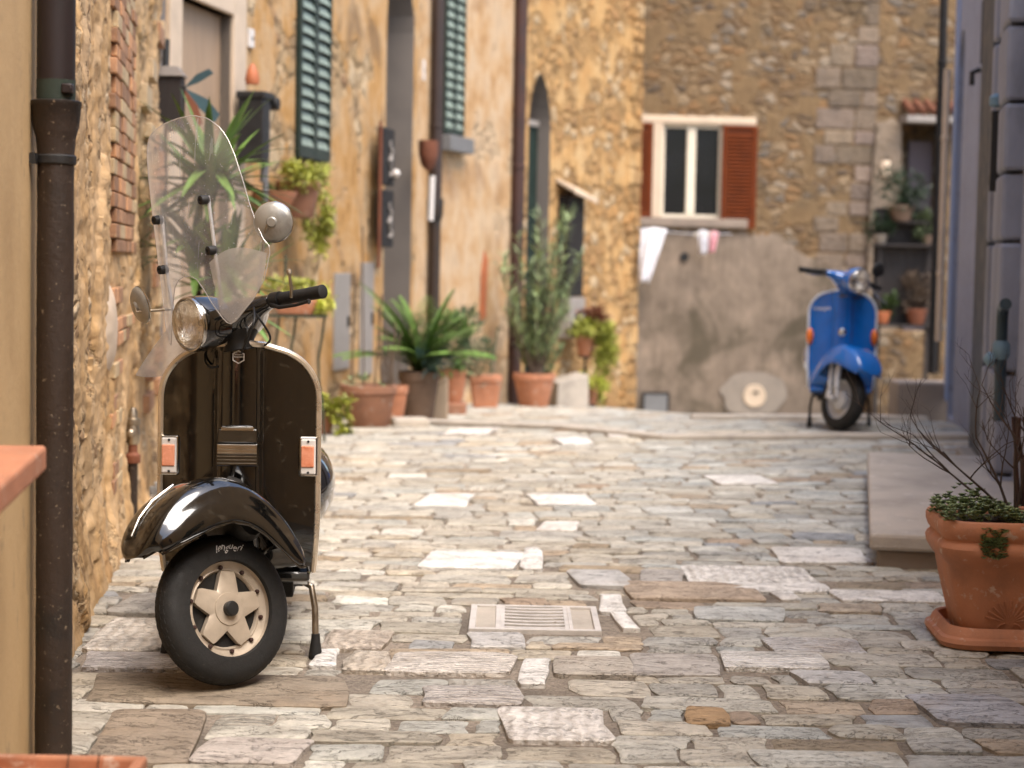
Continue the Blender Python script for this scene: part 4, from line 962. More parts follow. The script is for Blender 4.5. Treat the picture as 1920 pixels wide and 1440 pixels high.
    for pts in ([(-.05, -.02, -.03), (-.08, -.09, -.07), (-.05, -.10, -.12), (-.02, .0, -.10)], [(.06, -.03, -.01), (.12, -.07, -.04), (.09, -.07, -.09), (.03, .0, -.085)], [(.09, -.01, .01), (.15, -.04, -.02), (.14, -.01, -.07), (.07, .03, -.085), (.02, .03, -.09)], [(.12, -.03, .02), (.17, -.08, -.03), (.10, -.09, -.10), (.02, -.03, -.09)]):
        cb = MB(); cb.tube(cr([V(p)+H0 for p in pts]), .0034, 6); cb.build('cable', M['black_plastic'], root, fn=st)
    return root
BK = scooter('scooter', 'glossy black scooter with a tall dusty clear windscreen, on its stand by the left wall', (-.795, 5.45, 0), R(4), R(-52), 'black_paint', 'trim_metal', True, False, 'scooters parked on their stands')
bz_ = gz(2.26, 13.3)
BL = scooter('scooter', 'bright blue scooter without windscreen, parked at the far end below the grey rendered wall', (2.275, 13.25, bz_-.012), R(-9), R(38), 'blue_paint', 'white_trim', False, True, 'scooters parked on their stands')
# ------------------------------------------------ FOLIAGE AND POTS
def blade(mb, base, dirv, L, wd, droop=.3, n=7, tint=None, fold=.25, tip=1.0):
    """long tapering leaf that bends over"""
    base = V(base); d = V(dirv).normalized(); side = d.cross(V((0, 0, 1)))
    side = side.normalized() if side.length > .05 else V((1, 0, 0)); up = side.cross(d).normalized()
    t = tint or jit(.7, 1.35); p = base.copy(); vs = []; dd = d.copy()
    for i in range(n+1):
        q = i/n; ww = wd*(min(1, q*6+.35))*(1-q**2.2)**.8*.5 + .0006
        vs += [p - side*ww + up*ww*fold, p, p + side*ww + up*ww*fold]
        dd = (dd + V((0, 0, -droop/n))).normalized(); p = p + dd*(L/n)
    fs = []
    for i in range(n): a = i*3; fs += [(a, a+1, a+4, a+3), (a+1, a+2, a+5, a+4)]
    mb.add(vs, fs, tint=t)
def leaflet(mb, p, d, L, wd, tint=None):
    p = V(p); d = V(d).normalized(); s = d.cross(V((jit(-.4, .4), jit(-.4, .4), 1))); s = s.normalized() if s.length > .01 else V((1, 0, 0))
    n_ = s.cross(d)*wd*.25
    mb.add([p, p+d*L*.45+s*wd*.5+n_, p+d*L, p+d*L*.45-s*wd*.5+n_], [(0, 1, 2), (0, 2, 3)], tint=tint or jit(.55, 1.5))
def rdir(up=.3): return V((jit(-1, 1), jit(-1, 1), jit(-1+up, 1)+up*.5))
def bush(mb, c, r, n, L, wd, up=.3, tints=(.55, 1.5), hollow=.35):
    """leaf cloud of uneven clumps"""
    cl = [V((jit(-1, 1), jit(-1, 1), jit(-1, 1))) for _ in range(max(5, n//60))]
    for _ in range(n):
        k = random.choice(cl); q = k*.75 + V((random.gauss(0, .22), random.gauss(0, .22), random.gauss(0, .22)))
        if q.length > 1.15: q = q.normalized()*jit(.7, 1.1)
        p = V(c) + V((q.x*r[0], q.y*r[1], q.z*r[2]))
        leaflet(mb, p, rdir(up) + q*.8, L*jit(.6, 1.3), wd*jit(.7, 1.2), jit(*tints))
def round_pot(mb, r, h, z=0, rim=.18, taper=.68, seg=36):
    mb.lathe([(r*taper*.96, z), (r*taper, z+h*.02), (r*.94, z+h*(1-rim)), (r*.945, z+h*(1-rim)), (r, z+h*(1-rim)+h*.01), (r*1.01, z+h*.99), (r*.99, z+h), (r*.91, z+h), (r*.90, z+h*.9), (r*.89, z+h*.86)], seg, caps=False)
def pot_thing(label, px, y, w_px, h_px, group, mat='terracotta', base_z=None, name='potted_plant', cat='potted plant', taper=.68, rim=.18, square=False):
    p = at(px, 700, y); z = gz(p.x, y) if base_z is None else base_z; s = F/y
    t = thing(name, label, cat, (p.x, y, z), jit(-.2, .2) if not square else jit(-.1, .1), group)
    r, h = w_px/s/2, h_px/s; mb = MB()
    if square: 
        for k, (rr, z0, z1, r1) in enumerate(((r*.72, 0, h*.82, r*.94), (r, h*.82, h, r*1.0))):
            mb.loft([sq_ring(rr, z0), sq_ring(r1, z1)])
    else: round_pot(mb, r, h, 0, rim, taper)
    mb.build('pot', M[mat], t, bevel=.006 if square else 0, smooth=not square)
    so = MB(); so.lathe([(r*.9, h*.9), (r*.5, h*.93), (.01, h*.94)], 20, caps=False); so.build('soil', M['soil'], t)
    return t, r, h
def sq_ring(r, z, n=5, rad=.25):
    pts = []
    for k in range(4):
        a0 = pi/2*k; cx, cy = r*(1-rad)*(1 if k in (0, 3) else -1), r*(1-rad)*(1 if k in (0, 1) else -1)
        for i in range(n): a = a0 + pi/2*i/(n-1); pts.append((cx+r*rad*cos(a), cy+r*rad*sin(a), z))
    return pts
# --- near left downpipe
t = thing('downpipe', 'thick dark downpipe on the near left wall, copper above a flared cast-iron socket', 'downpipe', (-1.10, 4.61, 0), 0, 'downpipes on the left houses')
a = MB(); a.tube([(0, 0, 1.66), (0, 0, 3.6)], .0455, 28); a.build('upper_pipe', M['copper_dark'], t)
a = MB(); a.tube([(0, 0, 1.60), (0, 0, 1.662)], .0462, 28); a.build('verdigris_collar', M['verdigris'], t)
a = MB(); a.lathe([(.0435, 1.485), (.0445, 1.50), (.047, 1.525), (.055, 1.555), (.0585, 1.60), (.0605, 1.603), (.0605, 1.612), (.056, 1.614), (.048, 1.609)], 32, caps=False); a.build('socket', M['cast_iron'], t)
a = MB(); rings = []
n = 90
for i in range(n+1):
    z = -.02+1.52*i/n; rings.append([((.0438+.0012*nz(cos(q)*2, z*9, sin(q)*2)+.0007*nz(cos(q)*7, z*30, sin(q)*7))*cos(q), (.0438+.0012*nz(cos(q)*2, z*9, sin(q)*2))*sin(q), z) for q in [2*pi*k/32 for k in range(32)]])
a.loft(rings); a.build('lower_pipe', M['cast_iron'], t)
a = MB(); a.lathe([(.046, 1.462), (.0485, 1.465), (.0485, 1.482), (.046, 1.485)], 28, caps=False); a.tube([(-.035, -.03, 1.475), (-.09, -.02, 1.49), (-.13, 0, 1.51)], .006, 8); a.box(-.052, -.036, -.055, -.03, 1.462, 1.487); a.build('bracket', M['iron'], t)
a = MB(); a.box(.022, .048, -.045, -.015, 1.628, 1.652); a.build('solder_lug', M['copper_dark'], t, bevel=.004)
# --- other downpipes
def pipe(label, f, px, off, r, mat, zb, zt=7, low=None, group='downpipes on the left houses', name='downpipe'):
    u = f.px(px, 400, off)[0]; p = f.w(u, off); t = thing(name, label, 'downpipe', (p.x, p.y, 0), 0, group)
    if low:
        zc, lm = low; a = MB(); a.tube([(0, 0, zc), (0, 0, zt)], r, 16); a.build('upper_pipe', M[mat], t)
        a = MB(); a.tube([(0, 0, zb), (0, 0, zc-.02)], r*.95, 16); a.lathe([(r*1.0, zc-.22), (r*1.3, zc-.16), (r*1.35, zc-.02), (r*1.3, zc), (r, zc)], 16, caps=False); a.build('lower_pipe', M[lm], t)
    else:
        a = MB(); a.tube([(0, 0, zb), (0, 0, zt)], r, 16); a.build('pipe', M[mat], t)
    for z in (zb+.9, zb+2.9):
        a = MB(); a.lathe([(r*1.02, z), (r*1.12, z+.005), (r*1.12, z+.035), (r*1.02, z+.04)], 16, caps=False); a.build('bracket', M[mat], t)
    return t
pipe('brown downpipe beside the tall arched doorway, black cast iron below a collar', FC, 816, .07, .060, 'brown_pipe', -.35, 6.6, (FC.px(816, 372, .07)[1], 'cast_iron'))
pipe('rusty dark red downpipe between the pale house and the golden stone house', FD, 970, .09, .074, 'rust_pipe', -.6, 6.6)
# --- terracotta trough in the bottom left corner
t = thing('planter_trough', 'terracotta trough at the bottom left corner with two dry twigs', 'planter', (-1.0, 3.66, 0))
a = MB()
a.loft([[(-.24, -.10, 0), (.24, -.10, 0), (.24, .08, 0), (-.24, .08, 0)], [(-.27, -.12, .21), (.27, -.12, .21), (.27, .11, .21), (-.27, .11, .21)], [(-.285, -.14, .212), (.285, -.14, .212), (.285, .13, .212), (-.285, .13, .212)], [(-.285, -.14, .250), (.285, -.14, .250), (.285, .13, .250), (-.285, .13, .250)],
        [(-.262, -.117, .250), (.262, -.117, .250), (.262, .107, .250), (-.262, .107, .250)], [(-.262, -.117, .22), (.262, -.117, .22), (.262, .107, .22), (-.262, .107, .22)]])
a.build('trough', M['terracotta'], t, smooth=False, bevel=.006)
for x_ in (.13, .19): a = MB(); a.tube([(x_, .09, .2), (x_+.005, .095, .262)], .0015, 5); a.build('twig', M['twig'], t)
# --- hydrant standpipe
t = thing('standpipe', 'old iron standpipe with brass-coloured valve cap against the rough stone wall', 'standpipe', (-1.712, 8.66, gz(-1.7, 8.66)))
a = MB(); a.lathe([(.024, -.01), (.024, .30), (.026, .31)], 16); a.build('lower_pipe', M['cast_iron'], t)
a = MB(); a.lathe([(.034, .30), (.036, .305), (.036, .335), (.030, .34), (.022, .35), (.022, .385)], 16); a.build('flange', M['rust'], t)
a = MB(); a.lathe([(.025, .385), (.032, .40), (.034, .44), (.028, .47), (.034, .475), (.034, .50), (.022, .505), (.020, .53), (.012, .55), (.002, .552)], 18); a.lathe([(.014, 0), (.016, .035), (.010, .04)], 12, (0, -.03, .44), 'Y'); a.build('valve', M['dull_steel'], t)
# --- tall spiky plant behind the windscreen
px_ = at(392, 500, 9.7); t = thing('yucca', 'tall spiky yucca with long sword leaves, seen partly through the windscreen', 'plant', (px_.x, 9.7, gz(px_.x, 9.7)))
a = MB(); round_pot(a, .2, .34); a.build('pot', M['terracotta_old'], t); a = MB(); a.lathe([(.18, .30), (.01, .31)], 20, caps=False); a.build('soil', M['soil'], t)
a = MB(); 
heads = [(.0, .0, 1.62, 74, .50), (-.08, .05, 1.25, 46, .42), (.10, -.04, 1.10, 46, .40)]
for x, y, z, _, _ in heads: a.tube([(0, 0, .25), (x*.5, y*.5, z*.6), (x, y, z)], [.03, .025, .02], 8)
a.build('trunk', M['bark'], t); a = MB()
for x, y, z, n_, L in heads:
    for i in range(n_):
        th = 2.4*i + jit(-.2, .2); el = jit(-.35, 1.35); d = V((cos(th)*cos(el), sin(th)*cos(el), sin(el)))
        blade(a, V((x, y, z))+d*.02+V((0, 0, jit(-.12, .06))), d, L*jit(.75, 1.1), .055, jit(.2, .75), tint=jit(.7, 1.8))
a.build('leaves', M['leaf'], t, smooth=False)
# --- post box and ornaments by the first door
def on(f, px, py, off=0): u, z = f.px(px, py, off); return u, z
def fthing(name, label, cat, f, px, py, off, group=None):
    u, z = f.px(px, py, off); p = f.w(u, off, z); return thing(name, label, cat, p, f.rz, group)
p = at(318, 190, 11.2); t = thing('letter_box', 'dark letter box with a pitched lid fixed beside the cream door surround', 'letter box', p, R(0))
a = MB(); a.box(-.078, .078, -.06, .07, -.17, .14); a.build('box', M['grey_reveal'].copy() if False else M['dark_wood'], t, smooth=False, bevel=.006)
a = MB(); a.loft([[(-.095, -.08, .14), (.095, -.08, .14), (.095, .08, .14), (-.095, .08, .14)], [(-.05, -.04, .20), (.05, -.04, .20), (.05, .06, .20), (-.05, .06, .20)]]); a.build('lid', M['grey_reveal'], t, smooth=False, bevel=.004)
a = MB(); a.tube([(-.03, .03, -.17), (-.03, .06, -.9)], .012, 8); a.tube([(-.03, .03, .2), (-.03, .05, .36)], .02, 8); a.build('bracket', M['iron'], t)
p = at(345, 165, 10.6); t = thing('pinwheel', 'garden pinwheel with three petrol blue and copper blades above the spiky plant', 'ornament', p)
for (x1, z1, wd, m) in ((.150, .09, .05, 'petrol'), (.185, -.16, .075, 'petrol'), (.09, -.20, .06, 'rust')):
    a = MB(); d = V((x1, -.03, z1)); s_ = V((-z1, 0, x1)).normalized()*wd
    a.add([(0, 0, 0), tuple(d*.55+s_*.55), tuple(d*1.0+s_*.35), tuple(d*1.05-s_*.35), tuple(d*.5-s_*.35)], [(0, 1, 2, 3, 4)]); a.build('blade', M[m], t, smooth=False, solid=.004)
a = MB(); a.tube([(0, .01, 0), (.0, .02, -.9)], .005, 6); a.lathe([(.012, -.01), (.012, .02)], 10, (0, 0, 0), 'Y'); a.build('stick', M['iron'], t)
t = fthing('wall_lantern', 'black iron wall lantern with a flat cap beside the cream door surround', 'lantern', FB, 478, 215, .16)
a = MB(); a.box(-.10, .05, -.09, .09, -.32, .10); a.build('body', M['iron'], t, smooth=False, bevel=.01)
a = MB(); a.box(-.11, .14, -.10, .10, .10, .15); a.tube([(.16, -.12, .085), (.16, .08, .085)], .045, 12); a.build('cap', M['iron'], t, smooth=False, bevel=.01)
a = MB(); a.tube([(.08, -.05, .08), (.09, -.05, -.2), (.085, -.04, -.45)], .03, 8); a.tube([(.09, -.05, -.30), (.09, -.05, -.60)], .022, 8); a.build('arm', M['grey_metal'], t)
t = fthing('orange_finial', 'small orange glass finial standing on the black wall lantern', 'ornament', FB, 473, 158, .16)
a = MB(); a.lathe([(.045, 0), (.05, .03), (.04, .08), (.02, .125), (.003, .14)], 12); tag(a.build('bulb', M['orange'], t), None, None)
for k, (px, py, f, w_, h_, lb) in enumerate(((467, 72, FB, .05, .13, 'white doorbell plate on the plaster right of the cream door surround'), (792, 132, FB, .06, .20, 'white nameplate between the tall arched doorway and the brown downpipe'))):
    t = fthing('wall_plate', lb, 'plate', f, px, py, .0, 'small white plates on the house fronts')
    a = MB(); a.box(-w_, w_, -.025, 0, -h_/2, h_/2); a.build('plate', M['white_plastic'], t, smooth=False, bevel=.006)
    a = MB(); a.lathe([(.014, 0), (.012, .006)], 10, (0, -.025, 0), 'Y'); a.build('button', M['iron'], t)
# --- wall pots with trailing plants
t = fthing('wall_planter', 'terracotta wall bowl, the left of the two below the first green shutters', 'planter', FB, 516, 372, .14, 'flower pots on the walls')
a = MB(); a.lathe([(.05, -.08), (.11, -.04), (.14, .02), (.15, .05), (.135, .05), (.12, .02)], 20, sx=1.4, caps=False); a.build('bowl', M['terracotta'], t)
a = MB(); bush(a, (0, 0, .04), (.12, .08, .04), 60, .05, .02); a.build('plant', M['leaf'], t, smooth=False)
t = fthing('wall_planter', 'dark terracotta wall pot spilling a yellow-green trailing plant below the green shutters', 'planter', FB, 560, 372, .16, 'flower pots on the walls')
a = MB(); round_pot(a, .16, .26, -.14); a.build('pot', M['terracotta_old'], t)
a = MB(); bush(a, (.10, -.04, .16), (.36, .14, .11), 800, .06, .028); bush(a, (.28, -.05, -.05), (.16, .12, .28), 900, .06, .026); bush(a, (.36, -.05, -.34), (.10, .08, .12), 160, .05, .022, tints=(1.2, 2))
a.build('trailing_plant', M['leaf_lime'], t, smooth=False)
# --- planter on iron stand
p = at(555, 585, 12.7); t = thing('plant_stand', 'tall thin iron plant stand holding a terracotta trough by the ochre wall', 'stand', (p.x, p.y, gz(p.x, p.y)))
zt = p.z - .05
for (x, dy) in ((-.13, 0), (-.02, .0), (.17, 0)):
    a = MB(); g0 = -gz(p.x, p.y); pts = [(x+.02*sin(i*1.3)+(0 if i else .03), dy, zt*i/6) for i in range(7)]; a.tube(pts, .009, 6); a.build('leg', M['iron_green'], t)
a = MB(); a.box(-.2, .2, -.09, .09, zt-.01, zt+.005); a.build('tray', M['iron_green'], t, smooth=False)
a = MB(); a.tube([(-.08, .05, zt), (-.08, .05, zt+.40)], .010, 6); a.build('upright', M['iron_green'], t)
zz = zt + gz(p.x, p.y)
t = thing('window_box', 'terracotta trough of yellow-green succulents on the tall iron stand', 'planter', (p.x, p.y, zz+.006))
a = MB(); a.loft([[(-.11, -.07, 0), (.11, -.07, 0), (.11, .07, 0), (-.11, .07, 0)], [(-.15, -.09, .10), (.15, -.09, .10), (.15, .09, .10), (-.15, .09, .10)]]); a.build('trough', M['terracotta'], t, smooth=False, bevel=.008)
a = MB(); bush(a, (-.04, -.02, .16), (.20, .10, .07), 500, .045, .02); bush(a, (.18, -.02, .10), (.06, .08, .12), 260, .045, .02, tints=(1.3, 2.2)); a.build('plant', M['leaf_lime'], t, smooth=False)
# --- cabinets, rods, board, globe
for (px, y0_, y1_, wpx, lb) in ((638, 512, 690, 26, 'pale grey meter cabinet door in the ochre wall, nearer the scooter'), (685, 492, 700, 20, 'narrow grey weathered cabinet door left of the arched doorway')):
    u0_, z1_ = on(FB, px-wpx/2, y0_); u1_, z0_ = on(FB, px+wpx/2, y1_); pp_ = FB.w(u0_, 0, z0_)
    t = thing('meter_cabinet', lb, 'cabinet', pp_, FB.rz, 'meter cabinets in the ochre wall')
    a = MB(); a.box(0, u1_-u0_, -.02, 0, 0, z1_-z0_); a.build('door', M['grey_panel'], t, smooth=False, bevel=.006)
    a = MB(); a.box((u1_-u0_)*.8, (u1_-u0_)*.9, -.035, -.02, (z1_-z0_)*.45, (z1_-z0_)*.55); a.build('latch', M['iron'], t, smooth=False)
t = fthing('display_rack', 'black display rack with pale ornaments hanging beside the arched doorway', 'rack', FB, 722, 352, .10)
for z0_, z1_ in ((.02, .52), (-.52, -.02)):
    a = MB(); a.box(-.20, .22, -.03, .03, z0_, z1_); a.build('panel', M['interior_dark'], t, smooth=False, bevel=.01)
    a = MB(); a.tube([(.02+.03*sin(i*1.7), -.045, z0_+.08+i*.045) for i in range(8)], [.016, .024, .014, .026, .014, .022, .012, .008], 6); a.build('ornament', M['grey_panel'], t)
a = MB(); a.tube([(-.27, -.02, -.7), (-.27, -.02, .56)], .014, 6); a.build('rod', M['rust'], t)
p = at(743, 325, 16.8); t = thing('globe_lamp', 'small white globe lamp beside the black display rack', 'lamp', p)
a = MB(); a.lathe([(.001, -.035), (.022, -.028), (.035, 0), (.022, .028), (.001, .035)], 14); a.build('globe', M['white_plastic'], t)
a = MB(); a.tube([(0, 0, -.02), (-.05, .1, -.06), (-.11, .45, -.06)], .007, 6); a.build('arm', M['iron'], t)
t = fthing('wall_planter', 'rust-red half pot hung on the brown downpipe by the second green shutters', 'planter', FC, 803, 290, .26, 'flower pots on the walls')
a = MB(); a.lathe([(.02, -.15), (.09, -.10), (.125, .0), (.13, .13), (.12, .13), (.10, .0)], 20, sy=.7, caps=False); a.build('pot', M['rust'], t)
a = MB(); a.tube([(-.05, -.06, -.2), (-.05, -.05, -.62)], .03, 8); a.build('hanging_tube', M['white_plastic'], t)
# --- pots along the foot of the left houses
gl = 'potted plants along the foot of the left houses'
t, r, h = pot_thing('small terracotta pot of yellow-green leaves, nearest of the row behind the black scooter', 608, 13.35, 46, 46, gl)
a = MB(); bush(a, (.06, -.02, h+.02), (.17, .12, .08), 380, .05, .03); bush(a, (.13, -.06, h-.1), (.07, .06, .12), 160, .05, .03); a.build('foliage', M['leaf_lime'], t, smooth=False)
t, r, h = pot_thing('wide pale terracotta pot with bamboo canes, first big pot of the left row', 692, 14.25, 106, 82, gl, 'terracotta_old')
for (x, y, L, l2) in ((-.13, 0, 1.15, .02), (-.04, .05, 1.5, -.03), (.04, -.03, 1.0, .05), (.10, .04, .9, -.04), (.16, 0, .8, .03)):
    a = MB(); a.tube([(x, y, h*.8), (x+l2, y, L)], .006, 5); a.build('cane', M['bark'], t)
a = MB(); bush(a, (0, 0, h+.02), (.16, .12, .04), 90, .05, .015); a.build('foliage', M['leaf_grey'], t, smooth=False)
t, r, h = pot_thing('terracotta pot of thin stems tucked behind the wide pale pot', 735, 14.75, 62, 76, gl, 'terracotta')
for i in range(12): a = MB() if i == 0 else a; a.tube([(jit(-.1, .1), jit(-.08, .08), h*.8), (jit(-.14, .14), jit(-.1, .1), h+jit(.15, .5))], .004, 5)
a.build('stems', M['bark'], t)
t, r, h = pot_thing('dark weathered pot holding a palm-like cycad with arching green fronds', 786, 15.5, 78, 96, gl, 'terracotta_dark')
a = MB()
for i in range(30):
    th = 2*pi*i/30*1.0+jit(-.2, .2); el = jit(.65, 1.4); d = V((cos(th)*cos(el), sin(th)*cos(el), sin(el))); L = jit(.5, .82); p = V((0, 0, h)); dd = d.copy()
    if i == 0: d = dd = V((-.30, -.2, 1)).normalized(); L = .95
    if i == 1: d = dd = V((.8, -.2, .75)).normalized(); L = .75
    for k in range(26):
        sd = d.cross(V((0, 0, 1))).normalized(); w_ = .17*sin(pi*min(1, (k+2)/27))**.6
        for s_ in (-1, 1): blade(a, p, sd*s_*1.0+dd*.9+V((0, 0, -.15)), w_, .030, .2, n=2, tint=jit(.7, 1.5)+.5*(k/26))
        dd = (dd+V((0, 0, -.045))).normalized(); p = p+dd*L/26
a.build('fronds', M['leaf'], t, smooth=False)
a = MB(); bush(a, (.02, -.02, h+.08), (.2, .18, .12), 260, .10, .02, up=.5, tints=(.6, 1.3)); a.build('lower_leaves', M['net'], t, smooth=False)
t, r, h = pot_thing('terracotta pot raised on a brick with a lush green palm', 850, 17.3, 54, 62, gl, 'terracotta', base_z=gz(-.5, 17.3)+.115)
a = MB(); bush(a, (-.05, 0, h+.22), (.24, .18, .24), 620, .12, .03, up=.4); a.build('foliage', M['leaf'], t, smooth=False)
t, r, h = pot_thing('square orange terracotta pot with a dark rosemary shrub', 910, 19.4, 62, 62, gl, 'terracotta', square=True)
a = MB(); bush(a, (-.12, -.02, h+.12), (.22, .18, .30), 1500, .055, .014, up=.8); bush(a, (-.16, 0, h+.48), (.12, .08, .2), 350, .06, .015, up=1); a.tube([(.05, 0, h), (.12, 0, h+.5)], .006, 5); a.build('foliage', M['leaf_deep'], t, smooth=False)
t, r, h = pot_thing('big terracotta pot with a tall oleander in front of the pointed doorway', 1002, 20.8, 80, 64, gl, 'terracotta')
a = MB(); b_ = MB()
for i in range(26):
    x1, y1 = jit(-.36, .55), jit(-.3, .3); z1 = jit(1.4, 2.25) if i % 3 else jit(.6, 1.3); pts = [V((jit(-.06, .06), jit(-.06, .06), h*.8)), V((x1*.35, y1*.4, z1*.45)), V((x1, y1, z1))]
    b_.tube(pts, [.014, .010, .004], 5)
    for k in range(64):
        q = jit(.25, 1.0); p = pts[1].lerp(pts[2], (q-.4)/.6) if q > .4 else pts[0].lerp(pts[1], q/.4)
        blade(a, p, V((jit(-1, 1), jit(-1, 1), jit(.3, 1.6))), jit(.11, .19), .022, .35, n=3, tint=jit(.5, 2.0))
b_.build('stems', M['bark'], t); a.build('foliage', M['leaf_grey'], t, smooth=False)
p = FD.w(FD.px(1098, 640, .3)[0], .3); 
t = thing('potted_plant', 'pot overflowing with lime-yellow foliage near the golden house corner', 'potted plant', (p.x, p.y, gz(p.x, p.y)), 0, gl)
a = MB(); round_pot(a, .13, .26, .62); a.build('pot', M['terracotta'], t)
a = MB(); a.tube([(0, 0, 0), (0, 0, .63)], .02, 6); a.lathe([(.14, 0), (.14, .03)], 14); a.lathe([(.10, .6), (.10, .62)], 14); a.build('stand', M['iron'], t)
a = MB(); bush(a, (.05, -.05, .98), (.26, .2, .12), 800, .07, .04); bush(a, (.25, -.06, .62), (.13, .12, .34), 900, .07, .04); bush(a, (.10, -.06, .30), (.2, .1, .12), 350, .06, .03, tints=(1, 2)); a.build('foliage', M['leaf_lime'], t, smooth=False)
a = MB(); bush(a, (.10, 0, 1.12), (.22, .15, .07), 240, .07, .04, tints=(.4, .9)); a.build('dry_foliage', M['rust'], t, smooth=False)
p = FD.w(FD.px(1103, 750, .25)[0], .25); t = thing('potted_plant', 'small orange terracotta pot with green sprigs at the foot of the golden wall', 'potted plant', (p.x, p.y, gz(p.x, p.y)), 0, gl)
a = MB(); round_pot(a, .13, .28); a.build('pot', M['terracotta'], t); a = MB(); bush(a, (.1, -.03, .18), (.13, .08, .18), 260, .07, .035); a.build('foliage', M['leaf_lime'], t, smooth=False)
# --- loose stones
def block(name, label, px, y, wpx, hpx, dep, mat, cat='stone', dz=0, slope=0, rz=0):
    p = at(px, 700, y); s = F/y; w_, h_ = wpx/s/2, hpx/s
    t = MB(); n = 4
    t.loft([[(-w_, -dep/2, 0), (w_, -dep/2, 0), (w_, dep/2, 0), (-w_, dep/2, 0)], [(-w_*.97, -dep/2*.95, h_*(1-slope)), (w_*.97, -dep/2*.95, h_), (w_*.97, dep/2*.95, h_), (-w_*.97, dep/2*.95, h_*(1-slope))]])
    o = t.build(name, M[mat], smooth=False, bevel=.018, loc=(p.x, y, gz(p.x, y)+dz), rot=(0, 0, rz)); return tag(o, label, cat)
block('loose_brick', 'long low grey stone lying before the dark weathered pot', 770, 14.6, 70, 17, .2, 'pale_stone', rz=.2)
block('stone_block', 'pale stone block with a slanting top between the pots', 812, 15.9, 56, 84, .3, 'cream_stone', slope=.55, rz=.1)
block('brick', 'reddish brick under the raised terracotta pot', 853, 17.3, 46, 24, .3, 'terracotta_old', 'brick')
block('stone_bench', 'pale stone block with mossy slanting top right of the oleander pot', 1064, 21.6, 62, 66, .5, 'pale_stone', 'stone', slope=.25, rz=.25)
# --- hood over the niche in the golden wall
u, z = FD.px(1062, 362, 0); hp = FD.w(u, 0, z); t = thing('meter_niche', 'dark meter niche under a slanting pale stone hood on the golden wall', 'niche', hp, FD.rz)
a = MB(); a.loft([[(-.35, -.26, -.02), (.42, -.26, -.12), (.42, 0, .02), (-.35, 0, .12)], [(-.35, -.26, .03), (.42, -.26, -.07), (.42, 0, .07), (-.35, 0, .17)]]); a.build('hood', M['cream_stone'], t, smooth=False, bevel=.01)
a = MB(); a.box(-.25, .25, -.14, 0, -1.25, -.04); a.build('niche_box', M['interior_dark'], t, smooth=False)
a = MB(); a.box(-.18, .30, -.16, -.002, -1.75, -1.26); a.build('lower_panel', M['grey_panel'], t, smooth=False, bevel=.01)
# --- washing on the line
l0, l1 = FE.px(1196, 428, .35), FE.px(1372, 438, .35)
lp0, lp1 = FE.w(l0[0], .35, l0[1]), FE.w(l1[0], .35, l1[1])
t = thing('clothes_line', 'thin clothes line under the window of the rubble house', 'clothes line', lp0, FE.rz)
L_ = (lp1-lp0).length; a = MB(); a.tube([(L_*i/10, 0, (l1[1]-l0[1])*i/10-.03*sin(pi*i/10)) for i in range(11)], .004, 5); a.build('cord', M['white_cloth'], t)
for x, z_ in ((0, 0), (L_, l1[1]-l0[1])): a = MB(); a.tube([(x, 0, z_), (x, .34, z_+.02)], .008, 6); a.build('bracket', M['iron'], t)
for q in (.12, .24, .62, .70, .76, .84):
    a = MB(); zq = (l1[1]-l0[1])*q-.03*sin(pi*q); a.box(L_*q-.008, L_*q+.008, -.012, .012, zq-.035, zq+.02); a.build('clothes_peg', M['cream_paint'], t, smooth=False)
def cloth(label, name, px, w_, L, mat, lean=0, py=430, taper=1.0):
    u, z = FE.px(px, py, .35); p = FE.w(u, .36, z); a = MB()
    def f(i, j): ww = w_*(1-(1-taper)*j); return ((i-.5)*ww+lean*j, .05*sin(i*11+j*2)*(.3+.7*j)+.012*nz(i*3, j*4), -L*j+.02*sin(i*pi))
    a.grid(f, 12, 14); return tag(a.build(name, M[mat], loc=p, rot=(0, 0, FE.rz), solid=.004), label, 'laundry', 'washing under the window')
cloth('long white garment hanging at the left end of the clothes line', 'hanging_garment', 1226, .34, .72, 'white_cloth', -.12, taper=.42)
cloth('white sock pair hanging in the middle of the clothes line', 'hanging_sock', 1318, .13, .32, 'white_cloth', .01, 434, .7)
cloth('small pink and white garment at the right of the white sock', 'hanging_sock', 1338, .12, .28, 'pink_cloth', -.02, 436, .6)
# --- fittings on the lower rendered wall
u, z = FE.px(1283, 482, .04); o = MB(); o.lathe([(.06, 0), (.062, .012), (.045, .014), (.04, .004), (.001, .004)], 16, (0, 0, 0), 'Y'); tag(o.build('wall_vent', M['iron'], loc=FE.w(u, .038, z), rot=(0, 0, FE.rz)), 'dark round vent hole in the grey render under the window', 'vent')
u, z = FE.px(1414, 742, .04); t = thing('drain_cover', 'round cream hatch set in a pale cement patch low on the rendered wall', 'hatch', FE.w(u, .04, z), FE.rz)
o = MB(); pts = [(.46*cos(q)*(1+.18*nz(cos(q)*2, sin(q)*2, 1)), -.006, .30*sin(q)*(1+.25*nz(cos(q)*2, sin(q)*2, 5))+.02) for q in [2*pi*k/40 for k in range(40)]]; o.add(pts, [tuple(range(40))]); o.build('cement_patch', M['cement'], t, smooth=False, solid=.01)
o = MB(); o.lathe([(.155, .01), (.155, .03), (.135, .036), (.13, .028), (.02, .028)], 28, (0, 0, 0), 'Y'); o.build('hatch', M['cream_stone'], t)
o = MB(); o.box(-.02, .05, -.045, -.03, .03, .06); o.build('handle', M['iron'], t, smooth=False)
u, z = FE.px(1229, 758, .04); t = thing('meter_hatch', 'square grey metal hatch at the foot of the rendered wall', 'hatch', FE.w(u, .04, z), FE.rz)
